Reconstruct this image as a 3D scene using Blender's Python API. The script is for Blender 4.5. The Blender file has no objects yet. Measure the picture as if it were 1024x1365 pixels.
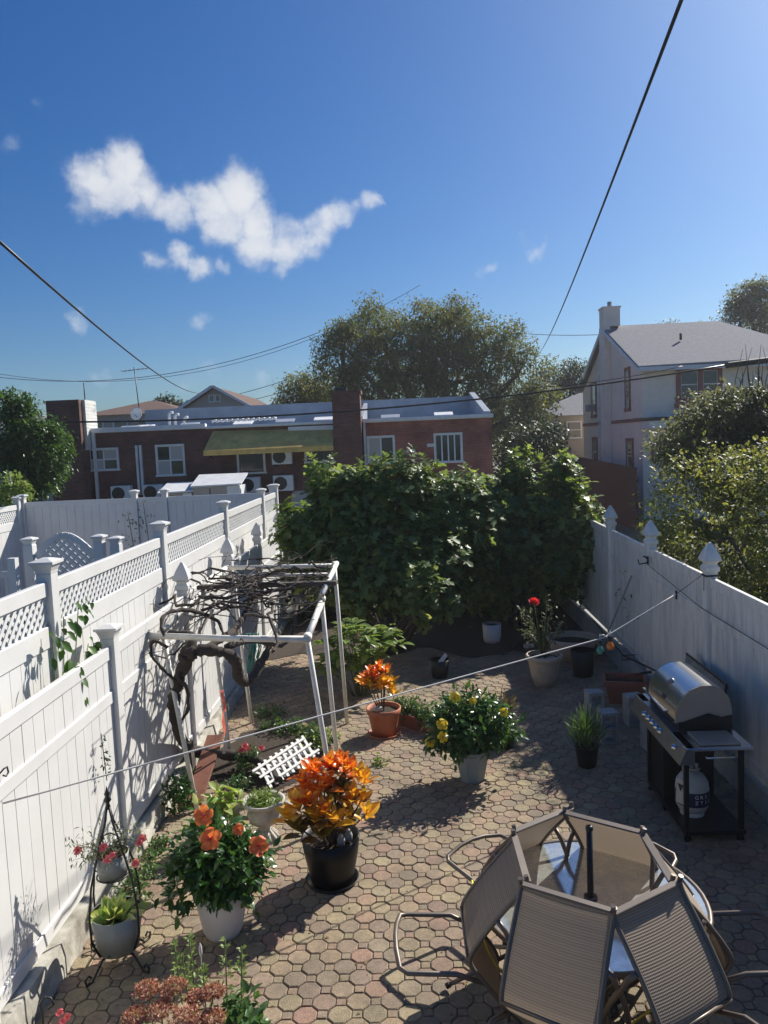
import bpy, bmesh, math, random
import numpy as np
from mathutils import Vector, Matrix, Euler, Quaternion
R = math.radians; PI = math.pi
HAZE = .0007
rnd = random.Random(7); nr = np.random.default_rng(11)
scn = bpy.context.scene; COL = scn.collection

# ---------------------------------------------------------------- camera
FPX, CX, CY, CAMH = 1026.0, 512.0, 682.5, 3.8
YAW, PITCH, ROLL = R(1.56), R(5.1), R(2.4)
fwd = Vector((-math.sin(YAW)*math.cos(PITCH), math.cos(YAW)*math.cos(PITCH), -math.sin(PITCH)))
rt0 = Vector((math.cos(YAW), math.sin(YAW), 0)); up0 = rt0.cross(fwd)
RT = math.cos(ROLL)*rt0 - math.sin(ROLL)*up0; UP = math.cos(ROLL)*up0 + math.sin(ROLL)*rt0
CAM = Vector((0, 0, CAMH))
cd = bpy.data.cameras.new('camera'); co = bpy.data.objects.new('camera', cd); COL.objects.link(co)
co.matrix_world = Matrix(((RT.x, UP.x, -fwd.x, 0), (RT.y, UP.y, -fwd.y, 0), (RT.z, UP.z, -fwd.z, CAMH), (0, 0, 0, 1)))
cd.sensor_fit = 'VERTICAL'; cd.sensor_height = 36.0; cd.lens = 36.0*FPX/1365.0
cd.clip_start = .05; cd.clip_end = 3000
scn.camera = co
def ray(px, py): return fwd + RT*((px-CX)/FPX) - UP*((py-CY)/FPX)
def at(px, py, Y): d = ray(px, py); return CAM + d*(Y/d.y)          # point of the facade plane y = Y
def atx(px, py, X): d = ray(px, py); return CAM + d*(X/d.x)
def atz(px, py, z=0.0): d = ray(px, py); return CAM + d*((z-CAMH)/d.z)

# ---------------------------------------------------------------- light
SUN_AZ, SUN_EL = R(43), R(37)                 # azimuth from +Y towards +X
SUND = Vector((math.sin(SUN_AZ)*math.cos(SUN_EL), math.cos(SUN_AZ)*math.cos(SUN_EL), math.sin(SUN_EL)))
ld = bpy.data.lights.new('sun', 'SUN'); ld.energy = 5.0; ld.angle = R(.53); ld.color = (1, .945, .85)
lo = bpy.data.objects.new('sun', ld); COL.objects.link(lo); lo.rotation_euler = SUND.to_track_quat('Z', 'Y').to_euler()
lo.location = SUND*60
scn.view_settings.view_transform = 'Standard'; scn.view_settings.look = 'None'
scn.view_settings.exposure = 0.56; scn.view_settings.gamma = 1; scn.view_settings.use_curve_mapping = False
W = bpy.data.worlds.new('World'); scn.world = W; W.use_nodes = True
nt = W.node_tree; N = nt.nodes; L = nt.links; N.clear()
out = N.new('ShaderNodeOutputWorld'); bg = N.new('ShaderNodeBackground'); L.new(bg.outputs[0], out.inputs[0])
sky = N.new('ShaderNodeTexSky'); sky.sky_type = 'NISHITA'; sky.sun_disc = False
sky.sun_elevation = SUN_EL; sky.sun_rotation = SUN_AZ; sky.altitude = 50; sky.air_density = 1.0; sky.dust_density = 1.2; sky.ozone_density = 2.2
bg.inputs[1].default_value = .065
tc = N.new('ShaderNodeTexCoord')
def wn(t, **k):
    n = N.new(t)
    for a, b in k.items(): setattr(n, a, b)
    return n
def wm(op, a, b=None, c=None, clamp=False):
    n = N.new('ShaderNodeMath'); n.operation = op; n.use_clamp = clamp
    for i, v in enumerate((a, b, c)):
        if v is None: continue
        if isinstance(v, (int, float)): n.inputs[i].default_value = v
        else: L.new(v, n.inputs[i])
    return n.outputs[0]
ns = wn('ShaderNodeTexNoise'); ns.inputs['Scale'].default_value = 14; ns.inputs['Detail'].default_value = 8; ns.inputs['Roughness'].default_value = .62
L.new(tc.outputs['Generated'], ns.inputs['Vector'])
ns2 = wn('ShaderNodeTexNoise'); ns2.inputs['Scale'].default_value = 30; ns2.inputs['Detail'].default_value = 6; ns2.inputs['Roughness'].default_value = .55
L.new(tc.outputs['Generated'], ns2.inputs['Vector'])
vs = wn('ShaderNodeVectorMath', operation='SUBTRACT'); L.new(ns2.outputs['Color'], vs.inputs[0]); vs.inputs[1].default_value = (.5, .5, .5)
vm = wn('ShaderNodeVectorMath', operation='SCALE'); L.new(vs.outputs[0], vm.inputs[0]); vm.inputs['Scale'].default_value = .042
va = wn('ShaderNodeVectorMath', operation='ADD'); L.new(tc.outputs['Generated'], va.inputs[0]); L.new(vm.outputs[0], va.inputs[1])
BLOBS = [(118, 232, 40, 1), (150, 262, 42, 1), (160, 225, 42, 1), (188, 245, 38, 1), (125, 275, 36, .8), (175, 275, 32, .7), (215, 275, 32, .6),
         (232, 280, 36, .9), (270, 266, 42, 1), (315, 256, 44, 1), (292, 296, 38, .9), (340, 290, 40, 1), (340, 320, 40, 1), (385, 315, 46, 1), (378, 345, 24, .7),
         (425, 300, 36, 1), (455, 285, 30, 1), (490, 270, 24, .95), (506, 266, 12, .8), (415, 332, 26, .8),
         (205, 350, 22, .75), (235, 346, 24, .85), (262, 356, 26, .95), (295, 355, 18, .7),
         (109, 430, 22, .62), (260, 432, 20, .42), (236, 212, 13, .4), (135, 500, 20, .5), (282, 497, 24, .55), (255, 508, 26, .5), (52, 484, 14, .35), (30, 522, 20, .4), (345, 500, 16, .4), (390, 512, 24, .3), (350, 525, 22, .3),
         (698, 318, 13, .4), (714, 334, 17, .62), (722, 320, 10, .4), (654, 357, 16, .52), (640, 363, 14, .4), (10, 190, 18, .3), (50, 140, 16, .3)]
dens = None; sm = None
SUNP = (1, 0)
for (px, py, r, w) in BLOBS:
    d = ray(px, py).normalized()
    dn = wn('ShaderNodeVectorMath', operation='DISTANCE'); L.new(va.outputs[0], dn.inputs[0]); dn.inputs[1].default_value = d
    rr = r/FPX*math.cos(math.atan(math.hypot(px-CX, py-CY)/FPX))
    mr = wn('ShaderNodeMapRange', interpolation_type='SMOOTHSTEP'); L.new(dn.outputs['Value'], mr.inputs['Value'])
    mr.inputs['From Min'].default_value = rr*1.15; mr.inputs['From Max'].default_value = rr*.25; mr.inputs['To Min'].default_value = 0; mr.inputs['To Max'].default_value = w
    dens = mr.outputs[0] if dens is None else wm('MAXIMUM', wm('MULTIPLY_ADD', mr.outputs[0], .35, dens), mr.outputs[0])
dens = wm('MINIMUM', dens, 1.25)
nn = wm('SUBTRACT', ns.outputs['Fac'], .5)
a1 = wm('MULTIPLY_ADD', nn, 1.8, dens)
am = wn('ShaderNodeMapRange', interpolation_type='SMOOTHSTEP'); L.new(a1, am.inputs['Value'])
am.inputs['From Min'].default_value = .15; am.inputs['From Max'].default_value = 1.45; am.inputs['To Max'].default_value = .93
gate = wm('MINIMUM', wm('MULTIPLY', dens, 5.0), 1.0)
alpha = wm('MULTIPLY', am.outputs[0], gate)
ccr = wn('ShaderNodeValToRGB'); L.new(a1, ccr.inputs[0]); ccr.color_ramp.elements[0].position = .35; ccr.color_ramp.elements[0].color = (.62, .72, .86, 1)
ccr.color_ramp.elements[1].position = 1.0; ccr.color_ramp.elements[1].color = (.93, .95, .98, 1)
e_ = ccr.color_ramp.elements.new(.72); e_.color = (.80, .85, .93, 1)
cs = wn('ShaderNodeVectorMath', operation='SCALE'); L.new(ccr.outputs[0], cs.inputs[0]); cs.inputs['Scale'].default_value = 9.2
hs = wn('ShaderNodeHueSaturation'); L.new(sky.outputs[0], hs.inputs['Color']); hs.inputs['Saturation'].default_value = 1.42; hs.inputs['Value'].default_value = 1.0
ti = wn('ShaderNodeMix', data_type='RGBA', blend_type='MULTIPLY'); ti.inputs['Factor'].default_value = 1; L.new(hs.outputs[0], ti.inputs['A']); ti.inputs['B'].default_value = (.54, .74, .97, 1)
mx = wn('ShaderNodeMix', data_type='RGBA'); L.new(alpha, mx.inputs['Factor']); L.new(ti.outputs['Result'], mx.inputs['A']); L.new(cs.outputs[0], mx.inputs['B'])
L.new(mx.outputs['Result'], bg.inputs[0])

# ---------------------------------------------------------------- object helpers
def tag(o, label=None, cat=None, group=None, kind=None):
    if label: o['label'] = label
    if cat: o['category'] = cat
    if group: o['group'] = group
    if kind: o['kind'] = kind
    return o
def thing(name, label, cat, loc=(0, 0, 0), rz=0, group=None):
    o = bpy.data.objects.new(name, None); COL.objects.link(o); o.location = loc; o.rotation_euler = (0, 0, rz); o.empty_display_size = .1
    return tag(o, label, cat, group)
def link(name, me, parent=None, mw=None):
    o = bpy.data.objects.new(name, me); COL.objects.link(o)
    if parent is not None: o.parent = parent
    if mw is not None: o.matrix_local = mw
    return o
def copy_tree(o, parent=None):
    c = o.copy(); COL.objects.link(c); c.parent = parent
    for ch in [x for x in o.children]: copy_tree(ch, c)
    return c
class MB:
    def __init__(s): s.v = []; s.f = []; s.m = []; s.mi = 0; s.sm = []; s.smooth = False
    def add(s, vs, fs, smooth=None):
        b = len(s.v); s.v += [tuple(v) for v in vs]
        for f in fs: s.f.append([b+i for i in f]); s.m.append(s.mi); s.sm.append(s.smooth if smooth is None else smooth)
        return s
    def box(s, c, d, rot=None, bev=0):
        x, y, z = d[0]/2, d[1]/2, d[2]/2; c = Vector(c)
        M = rot.to_3x3() if isinstance(rot, Matrix) else (Euler(rot).to_matrix() if rot else Matrix.Identity(3))
        if bev <= 0:
            P = [(-x, -y, -z), (x, -y, -z), (x, y, -z), (-x, y, -z), (-x, -y, z), (x, -y, z), (x, y, z), (-x, y, z)]
            F = [(0, 3, 2, 1), (4, 5, 6, 7), (0, 1, 5, 4), (1, 2, 6, 5), (2, 3, 7, 6), (3, 0, 4, 7)]
        else:
            b = min(bev, x*.9, y*.9, z*.9); P = []
            for zz, i in ((-z, b), (-z+b, 0), (z-b, 0), (z, b)): P += [(-x+i, -y+i, zz), (x-i, -y+i, zz), (x-i, y-i, zz), (-x+i, y-i, zz)]
            F = [(0, 3, 2, 1), (12, 13, 14, 15)]
            for k in range(3):
                for j in range(4): a = k*4+j; bb = k*4+(j+1) % 4; F.append((a, bb, bb+4, a+4))
        return s.add([c+M@Vector(p) for p in P], F, False)
    def box2(s, a, b, bev=0):
        return s.box([(a[i]+b[i])/2 for i in range(3)], [abs(b[i]-a[i]) for i in range(3)], None, bev)
    def tube(s, pts, r, n=8, caps=True, smooth=True, closed=False):
        pts = [Vector(p) for p in pts]; k = len(pts); rs = r if isinstance(r, (list, tuple)) else [r]*k
        V = []; nrm = None
        for i, p in enumerate(pts):
            if closed: t = pts[(i+1) % k]-pts[i-1]
            else: t = pts[min(i+1, k-1)]-pts[max(i-1, 0)]
            t.normalize()
            if nrm is None: nrm = t.orthogonal().normalized()
            else:
                nrm = nrm-t*nrm.dot(t)
                nrm = nrm.normalized() if nrm.length > 1e-6 else t.orthogonal().normalized()
            b = t.cross(nrm)
            for j in range(n):
                a = 2*PI*j/n; V.append(p+(nrm*math.cos(a)+b*math.sin(a))*rs[i])
        F = []
        for i in range(k if closed else k-1):
            i2 = (i+1) % k
            for j in range(n): F.append((i*n+j, i*n+(j+1) % n, i2*n+(j+1) % n, i2*n+j))
        b0 = len(s.v); s.add(V, F, smooth)
        if caps and not closed: s.add([], []); s.f.append([b0+j for j in range(n)][::-1]); s.m.append(s.mi); s.sm.append(False); s.f.append([b0+(k-1)*n+j for j in range(n)]); s.m.append(s.mi); s.sm.append(False)
        return s
    def bar(s, a, b, w, h, up=(0, 0, 1), bev=0):                      # rectangular bar from a to b
        a = Vector(a); b = Vector(b); t = (b-a); ln = t.length; t.normalize(); u = Vector(up)
        sd = t.cross(u)
        if sd.length < 1e-4: sd = t.orthogonal()
        sd.normalize(); u = sd.cross(t)
        M = Matrix((sd, t, u)).transposed()
        return s.box((a+b)/2, (w, ln, h), M, bev)
    def lathe(s, prof, n=24, c=(0, 0, 0), smooth=True, cap=False):
        V = []; F = []; k = len(prof)
        for (r, z) in prof:
            for j in range(n): a = 2*PI*j/n; V.append((c[0]+r*math.cos(a), c[1]+r*math.sin(a), c[2]+z))
        for i in range(k-1):
            for j in range(n): F.append((i*n+j, i*n+(j+1) % n, (i+1)*n+(j+1) % n, (i+1)*n+j))
        if cap: F.append(tuple(range((k-1)*n, k*n)))
        return s.add(V, F, smooth)
    def mesh(s, mats):
        me = bpy.data.meshes.new('m'); me.from_pydata(s.v, [], s.f)
        for m in (mats if isinstance(mats, (list, tuple)) else [mats]): me.materials.append(m)
        me.polygons.foreach_set('material_index', s.m); me.polygons.foreach_set('use_smooth', s.sm)
        me.update(); return me
    def build(s, name, mats, parent=None, mw=None):
        me = s.mesh(mats); me.name = name; return link(name, me, parent, mw)
def tri_mesh(name, V, F, tones, mat, smooth=False):                   # V (n,3), F (m,k) index array, tones per vertex
    me = bpy.data.meshes.new(name); me.vertices.add(len(V)); me.vertices.foreach_set('co', np.asarray(V, np.float32).ravel())
    k = F.shape[1]; me.loops.add(F.size); me.loops.foreach_set('vertex_index', F.ravel().astype(np.int32))
    me.polygons.add(len(F)); me.polygons.foreach_set('loop_start', np.arange(0, F.size, k, dtype=np.int32)); me.polygons.foreach_set('loop_total', np.full(len(F), k, np.int32))
    if tones is not None:
        at_ = me.attributes.new('tone', 'FLOAT', 'POINT'); at_.data.foreach_set('value', np.asarray(tones, np.float32))
    me.materials.append(mat); me.update(calc_edges=True)
    if smooth: me.polygons.foreach_set('use_smooth', np.ones(len(F), bool))
    return me

# ---------------------------------------------------------------- materials
MATS = {}
def mat(name, col=(.5, .5, .5), rough=.6, metal=0, var=0, vscale=6, bump=0, bscale=40, dirt=None, dirt_amt=0, dscale=2.5, ramp=None, transl=0, spec=.5, coat=0, stretch=None, rampnoise=0, detail=5):
    if name in MATS: return MATS[name]
    m = bpy.data.materials.new(name); m.use_nodes = True; n = m.node_tree.nodes; l = m.node_tree.links
    p = n['Principled BSDF']; p.inputs['Roughness'].default_value = rough; p.inputs['Metallic'].default_value = metal; p.inputs['Specular IOR Level'].default_value = spec
    if coat: p.inputs['Coat Weight'].default_value = coat; p.inputs['Coat Roughness'].default_value = .1
    p.inputs['Base Color'].default_value = (*col, 1)
    geo = n.new('ShaderNodeNewGeometry'); pos = geo.outputs['Position']
    if stretch:
        mp = n.new('ShaderNodeMapping'); mp.inputs['Scale'].default_value = stretch; l.new(pos, mp.inputs[0]); pos = mp.outputs[0]
    def noise(sc, det=detail, ro=.6):
        t = n.new('ShaderNodeTexNoise'); t.inputs['Scale'].default_value = sc; t.inputs['Detail'].default_value = det; t.inputs['Roughness'].default_value = ro; l.new(pos, t.inputs['Vector']); return t.outputs['Fac']
    cur = None
    if ramp:
        oi = n.new('ShaderNodeObjectInfo'); at_ = n.new('ShaderNodeAttribute'); at_.attribute_name = 'tone'
        ad = n.new('ShaderNodeMath'); ad.operation = 'ADD'; l.new(oi.outputs['Random'], ad.inputs[0]); l.new(at_.outputs['Fac'], ad.inputs[1])
        fr = n.new('ShaderNodeMath'); fr.operation = 'FRACT'; l.new(ad.outputs[0], fr.inputs[0]); fac = fr.outputs[0]
        if rampnoise:
            ma = n.new('ShaderNodeMath'); ma.operation = 'MULTIPLY_ADD'; sb = n.new('ShaderNodeMath'); sb.operation = 'SUBTRACT'; l.new(noise(vscale), sb.inputs[0]); sb.inputs[1].default_value = .5
            l.new(sb.outputs[0], ma.inputs[0]); ma.inputs[1].default_value = rampnoise; l.new(fac, ma.inputs[2]); fac = ma.outputs[0]
        cr = n.new('ShaderNodeValToRGB'); l.new(fac, cr.inputs[0]); els = cr.color_ramp.elements
        while len(els) < len(ramp): els.new(.5)
        for i, c in enumerate(ramp): els[i].position = i/max(1, len(ramp)-1); els[i].color = (*c, 1)
        cur = cr.outputs[0]
    def setmix(a, b, fac, mode='MIX'):
        x = n.new('ShaderNodeMix'); x.data_type = 'RGBA'; x.blend_type = mode
        if isinstance(a, tuple): x.inputs['A'].default_value = (*a, 1)
        else: l.new(a, x.inputs['A'])
        if isinstance(b, tuple): x.inputs['B'].default_value = (*b, 1)
        else: l.new(b, x.inputs['B'])
        if isinstance(fac, float): x.inputs['Factor'].default_value = fac
        else: l.new(fac, x.inputs['Factor'])
        return x.outputs['Result']
    if var:
        mr = n.new('ShaderNodeMapRange'); l.new(noise(vscale), mr.inputs[0]); mr.inputs[1].default_value = .3; mr.inputs[2].default_value = .7; mr.inputs[3].default_value = 1-var; mr.inputs[4].default_value = 1+var*.6
        cb = n.new('ShaderNodeCombineColor')
        for i in range(3): l.new(mr.outputs[0], cb.inputs[i])
        cur = setmix(cur if cur is not None else tuple(col), cb.outputs[0], 1.0, 'MULTIPLY')
    if dirt:
        mr = n.new('ShaderNodeMapRange'); l.new(noise(dscale, 8, .68), mr.inputs[0]); mr.inputs[1].default_value = .42; mr.inputs[2].default_value = .72; mr.inputs[3].default_value = 0; mr.inputs[4].default_value = dirt_amt
        cur = setmix(cur if cur is not None else tuple(col), tuple(dirt), mr.outputs[0])
    if cur is not None: l.new(cur, p.inputs['Base Color'])
    if bump:
        bp = n.new('ShaderNodeBump'); bp.inputs['Strength'].default_value = bump; bp.inputs['Distance'].default_value = .01; l.new(noise(bscale, 6), bp.inputs['Height']); l.new(bp.outputs[0], p.inputs['Normal'])
    if transl:
        tr = n.new('ShaderNodeBsdfTranslucent'); ms = n.new('ShaderNodeMixShader'); ms.inputs[0].default_value = transl
        if cur is not None:
            g = n.new('ShaderNodeGamma'); l.new(cur, g.inputs[0]); g.inputs[1].default_value = .85
            br = setmix(g.outputs[0], (1.25, 1.15, .55), 1.0, 'MULTIPLY'); l.new(br, tr.inputs[0])
        else: tr.inputs[0].default_value = (*col, 1)
        o = n['Material Output']; l.new(p.outputs[0], ms.inputs[1]); l.new(tr.outputs[0], ms.inputs[2]); l.new(ms.outputs[0], o.inputs[0])
    MATS[name] = m; return m
def brickmat(name, c1, c2, mortar, flip=False, scale=1.0):
    m = bpy.data.materials.new(name); m.use_nodes = True; n = m.node_tree.nodes; l = m.node_tree.links; p = n['Principled BSDF']; p.inputs['Roughness'].default_value = .9
    geo = n.new('ShaderNodeNewGeometry'); sp = n.new('ShaderNodeSeparateXYZ'); l.new(geo.outputs['Position'], sp.inputs[0])
    ad = n.new('ShaderNodeMath'); ad.operation = 'ADD'; l.new(sp.outputs['X'], ad.inputs[0]); l.new(sp.outputs['Y'], ad.inputs[1])
    cb = n.new('ShaderNodeCombineXYZ'); l.new(ad.outputs[0], cb.inputs[0]); l.new(sp.outputs['Z'], cb.inputs[1])
    b = n.new('ShaderNodeTexBrick'); l.new(cb.outputs[0], b.inputs['Vector']); b.inputs['Color1'].default_value = (*c1, 1); b.inputs['Color2'].default_value = (*c2, 1); b.inputs['Mortar'].default_value = (*mortar, 1)
    b.inputs['Scale'].default_value = 1; b.inputs['Brick Width'].default_value = .21*scale; b.inputs['Row Height'].default_value = .073*scale; b.inputs['Mortar Size'].default_value = .006; b.inputs['Bias'].default_value = 0
    t = n.new('ShaderNodeTexNoise'); t.inputs['Scale'].default_value = 1.3; t.inputs['Detail'].default_value = 8; l.new(geo.outputs['Position'], t.inputs['Vector'])
    mr = n.new('ShaderNodeMapRange'); l.new(t.outputs[0], mr.inputs[0]); mr.inputs[1].default_value = .3; mr.inputs[2].default_value = .7; mr.inputs[3].default_value = .6; mr.inputs[4].default_value = 1.3
    vm_ = n.new('ShaderNodeVectorMath'); vm_.operation = 'SCALE'; l.new(b.outputs['Color'], vm_.inputs[0]); l.new(mr.outputs[0], vm_.inputs['Scale']); l.new(vm_.outputs[0], p.inputs['Base Color'])
    bp = n.new('ShaderNodeBump'); bp.inputs['Strength'].default_value = .6; bp.inputs['Distance'].default_value = .01; bp.invert = True; l.new(b.outputs['Fac'], bp.inputs['Height']); l.new(bp.outputs[0], p.inputs['Normal'])
    MATS[name] = m; return m
def glassmat(name, tint=(.8, .9, .9), dust=.2, dustcol=(.5, .5, .48), rough=.05, refl=1.0):
    m = bpy.data.materials.new(name); m.use_nodes = True; n = m.node_tree.nodes; l = m.node_tree.links; n.clear()
    o = n.new('ShaderNodeOutputMaterial'); tr = n.new('ShaderNodeBsdfTransparent'); tr.inputs[0].default_value = (*tint, 1)
    gl = n.new('ShaderNodeBsdfGlossy'); gl.inputs['Roughness'].default_value = rough; gl.inputs[0].default_value = (refl, refl, refl, 1)
    fr = n.new('ShaderNodeFresnel'); fr.inputs[0].default_value = 1.6
    m1 = n.new('ShaderNodeMixShader'); l.new(fr.outputs[0], m1.inputs[0]); l.new(tr.outputs[0], m1.inputs[1]); l.new(gl.outputs[0], m1.inputs[2])
    df = n.new('ShaderNodeBsdfDiffuse'); df.inputs[0].default_value = (*dustcol, 1)
    geo = n.new('ShaderNodeNewGeometry'); t = n.new('ShaderNodeTexNoise'); t.inputs['Scale'].default_value = 9; t.inputs['Detail'].default_value = 9; t.inputs['Roughness'].default_value = .7; l.new(geo.outputs['Position'], t.inputs['Vector'])
    mr = n.new('ShaderNodeMapRange'); l.new(t.outputs[0], mr.inputs[0]); mr.inputs[1].default_value = .3; mr.inputs[2].default_value = .75; mr.inputs[3].default_value = dust*.4; mr.inputs[4].default_value = dust*1.6
    m2 = n.new('ShaderNodeMixShader'); l.new(mr.outputs[0], m2.inputs[0]); l.new(m1.outputs[0], m2.inputs[1]); l.new(df.outputs[0], m2.inputs[2]); l.new(m2.outputs[0], o.inputs[0])
    MATS[name] = m; return m
vinyl = mat('white_vinyl', (.66, .655, .64), .38, var=.05, vscale=3, bump=.04, bscale=60, dirt=(.42, .42, .38), dirt_amt=.22, dscale=1.4)
vinyl_old = mat('weathered_vinyl', (.87, .82, .74), .42, var=.05, vscale=4, dirt=(.40, .42, .34), dirt_amt=.6, dscale=2.6, stretch=(3, 3, .6))
concrete = mat('stained_concrete', (.36, .34, .30), .9, var=.25, vscale=5, bump=.5, bscale=25, dirt=(.10, .09, .07), dirt_amt=.8, dscale=4)
conc_grey = mat('grey_concrete', (.36, .37, .36), .92, var=.15, vscale=12, bump=.5, bscale=50, dirt=(.18, .18, .16), dirt_amt=.5, dscale=8)
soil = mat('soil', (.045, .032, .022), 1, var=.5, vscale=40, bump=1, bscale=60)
joint = mat('joint_sand', (.07, .058, .042), 1, var=.4, vscale=20, bump=.6, bscale=80, dirt=(.46, .40, .31), dirt_amt=.85, dscale=1.3)
paver_m = mat('paver', ramp=[(.35, .235, .16), (.30, .24, .15), (.36, .29, .175), (.33, .20, .145), (.24, .19, .14), (.36, .265, .175), (.275, .20, .15), (.33, .275, .175)], rough=.85, var=.26, vscale=32, bump=.75, bscale=90, dirt=(.12, .10, .07), dirt_amt=.75, dscale=1.9)
black_metal = mat('black_metal', (.012, .012, .013), .45)
terracotta = mat('terracotta', (.42, .12, .05), .6, var=.12, vscale=10, dirt=(.30, .2, .14), dirt_amt=.35, dscale=12)
wood_grey = mat('old_wood', (.10, .085, .07), .9, var=.35, vscale=12, bump=.6, bscale=40, stretch=(8, 1, 8))
wood_red = mat('red_brown_wood', (.17, .06, .035), .8, var=.3, vscale=6, bump=.4, bscale=30)
bark = mat('bark', (.12, .095, .075), .95, var=.4, vscale=8, bump=1, bscale=25)
vine_bark = mat('vine_bark', (.060, .047, .040), .95, var=.45, vscale=25, bump=1, bscale=60)
# ---------------------------------------------------------------- ground and patio
g_m = mat('ground_earth', (.11, .105, .075), 1, var=.3, vscale=.6, dirt=(.06, .08, .03), dirt_amt=.8, dscale=.3)
b = MB(); b.add([(-95, -8, -.06), (95, -8, -.06), (95, 138, -.06), (-95, 138, -.06)], [(0, 1, 2, 3)]); tag(b.build('ground', g_m), kind='structure')
patio = MB().box2((-2.9, 1.5, -.05), (3.55, 17.6, 0)).build('patio', joint); tag(patio, kind='structure')
yard_m = mat('yard_concrete', (.30, .29, .27), .9, var=.15, vscale=3, dirt=(.12, .12, .1), dirt_amt=.5)
tag(MB().box2((-9.2, 1.5, -.05), (-3.1, 18, .004)).build('neighbour_yard', yard_m), kind='structure')
def tile_mesh(pts, h, bev):
    k = len(pts); c = 1-bev/.08
    V = [(x, y, -.02) for x, y in pts]+[(x, y, h-bev*.8) for x, y in pts]+[(x*c, y*c, h) for x, y in pts]
    F = [tuple(range(2*k, 3*k))]
    for l_ in (0, 1):
        for j in range(k): F.append((l_*k+j, l_*k+(j+1) % k, (l_+1)*k+(j+1) % k, (l_+1)*k+j))
    return V, F
ap = .0795; rr_ = ap/math.cos(PI/8)
octp = [(rr_*math.cos(PI/8+k*PI/4), rr_*math.sin(PI/8+k*PI/4)) for k in range(8)]
sqp = [(.031, .031), (-.031, .031), (-.031, -.031), (.031, -.031)]
OV, OF = tile_mesh(octp, .012, .007); SV, SF = tile_mesh(sqp, .010, .004)
def pymesh(V, F, m):
    me = bpy.data.meshes.new('paver'); me.from_pydata(V, [], F); me.materials.append(m); me.update(); return me
ome, sme = pymesh(OV, OF, paver_m), pymesh(SV, SF, paver_m)
def inview(p, mrg=.0):
    d = Vector(p)-CAM; z = d.dot(fwd)
    if z <= 0: return False
    x = d.dot(RT)/z*FPX; y = d.dot(UP)/z*FPX
    return abs(x) < CX*(1+mrg) and abs(y) < CY*(1+mrg)
occ, sqs = [], []
p_ = .1175
for i in range(-23, 30):
    for j in range(14, 149):
        x, y = i*p_+.02, j*p_
        if not (-2.66 < x < 3.36): continue
        M = Matrix.Translation((x+rnd.gauss(0, .0015), y+rnd.gauss(0, .0015), rnd.gauss(0, .0016)))@Euler((rnd.gauss(0, .012), rnd.gauss(0, .012), rnd.gauss(0, .012))).to_matrix().to_4x4()
        (occ if (i+j) % 2 == 0 else sqs).append((M, (Vector((x, y, 0))-CAM).length if inview((x, y, 0), .03) else 1e3))
def join_inst(name, items, V, F, m, parent):
    VV, FF, T, b0 = [], [], [], 0
    for M, _ in items:
        VV += [tuple(M@Vector(v)) for v in V]; FF += [tuple(b0+i for i in f) for f in F]; t = rnd.random(); T += [t]*len(V); b0 += len(V)
    me = bpy.data.meshes.new(name); me.from_pydata(VV, [], FF); a = me.attributes.new('tone', 'FLOAT', 'POINT'); a.data.foreach_set('value', T); me.materials.append(m); me.update()
    o = link(name, me, parent); o['kind'] = 'stuff'; return o
for lst, me, V, F, nm, lim in ((occ, ome, OV, OF, 'paver', 299), (sqs, sme, SV, SF, 'small_paver', 220)):
    lst.sort(key=lambda t: t[1])
    for M, _ in lst[:lim]: link(nm, me, patio, M)
    join_inst('pavers' if nm == 'paver' else 'small_pavers', lst[lim:], V, F, paver_m, patio)

hz_m = bpy.data.materials.new('haze'); hz_m.use_nodes = True; hn = hz_m.node_tree.nodes; hn.clear(); pv_ = hn.new('ShaderNodeVolumePrincipled'); ho = hn.new('ShaderNodeOutputMaterial')
pv_.inputs['Color'].default_value = (.93, .95, 1, 1); pv_.inputs['Density'].default_value = HAZE; pv_.inputs['Anisotropy'].default_value = .35; hz_m.node_tree.links.new(pv_.outputs[0], ho.inputs['Volume'])
tag(MB().box2((-100, -10, -1.1), (100, 142, 17)).build('haze', hz_m), kind='stuff')
# ---------------------------------------------------------------- vinyl fences
def sq_prof(b, prof, c):
    V = []; F = []
    for r, z in prof: V += [(c[0]-r, c[1]-r, c[2]+z), (c[0]+r, c[1]-r, c[2]+z), (c[0]+r, c[1]+r, c[2]+z), (c[0]-r, c[1]+r, c[2]+z)]
    for i in range(len(prof)-1):
        for j in range(4): F.append((i*4+j, i*4+(j+1) % 4, i*4+4+(j+1) % 4, i*4+4+j))
    F.append(tuple(range(len(prof)*4-4, len(prof)*4))); return b.add(V, F, False)
CAPS = {'flat': [(.066, 0), (.068, .02), (.080, .05), (.088, .07), (.104, .078), (.104, .10), (.03, .125)],
        'gothic': [(.066, -.01), (.082, 0), (.082, .045), (.060, .075), (.064, .10), (.100, .125), (.092, .16), (.060, .24), (.012, .33)],
        'flare': [(.066, 0), (.066, .03), (.10, .10), (.105, .11), (.03, .13)]}
unit = MB().box((0, 0, 0), (1, 1, 1)).mesh(vinyl); unit_old = MB().box((0, 0, 0), (1, 1, 1)).mesh(vinyl_old)
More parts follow.
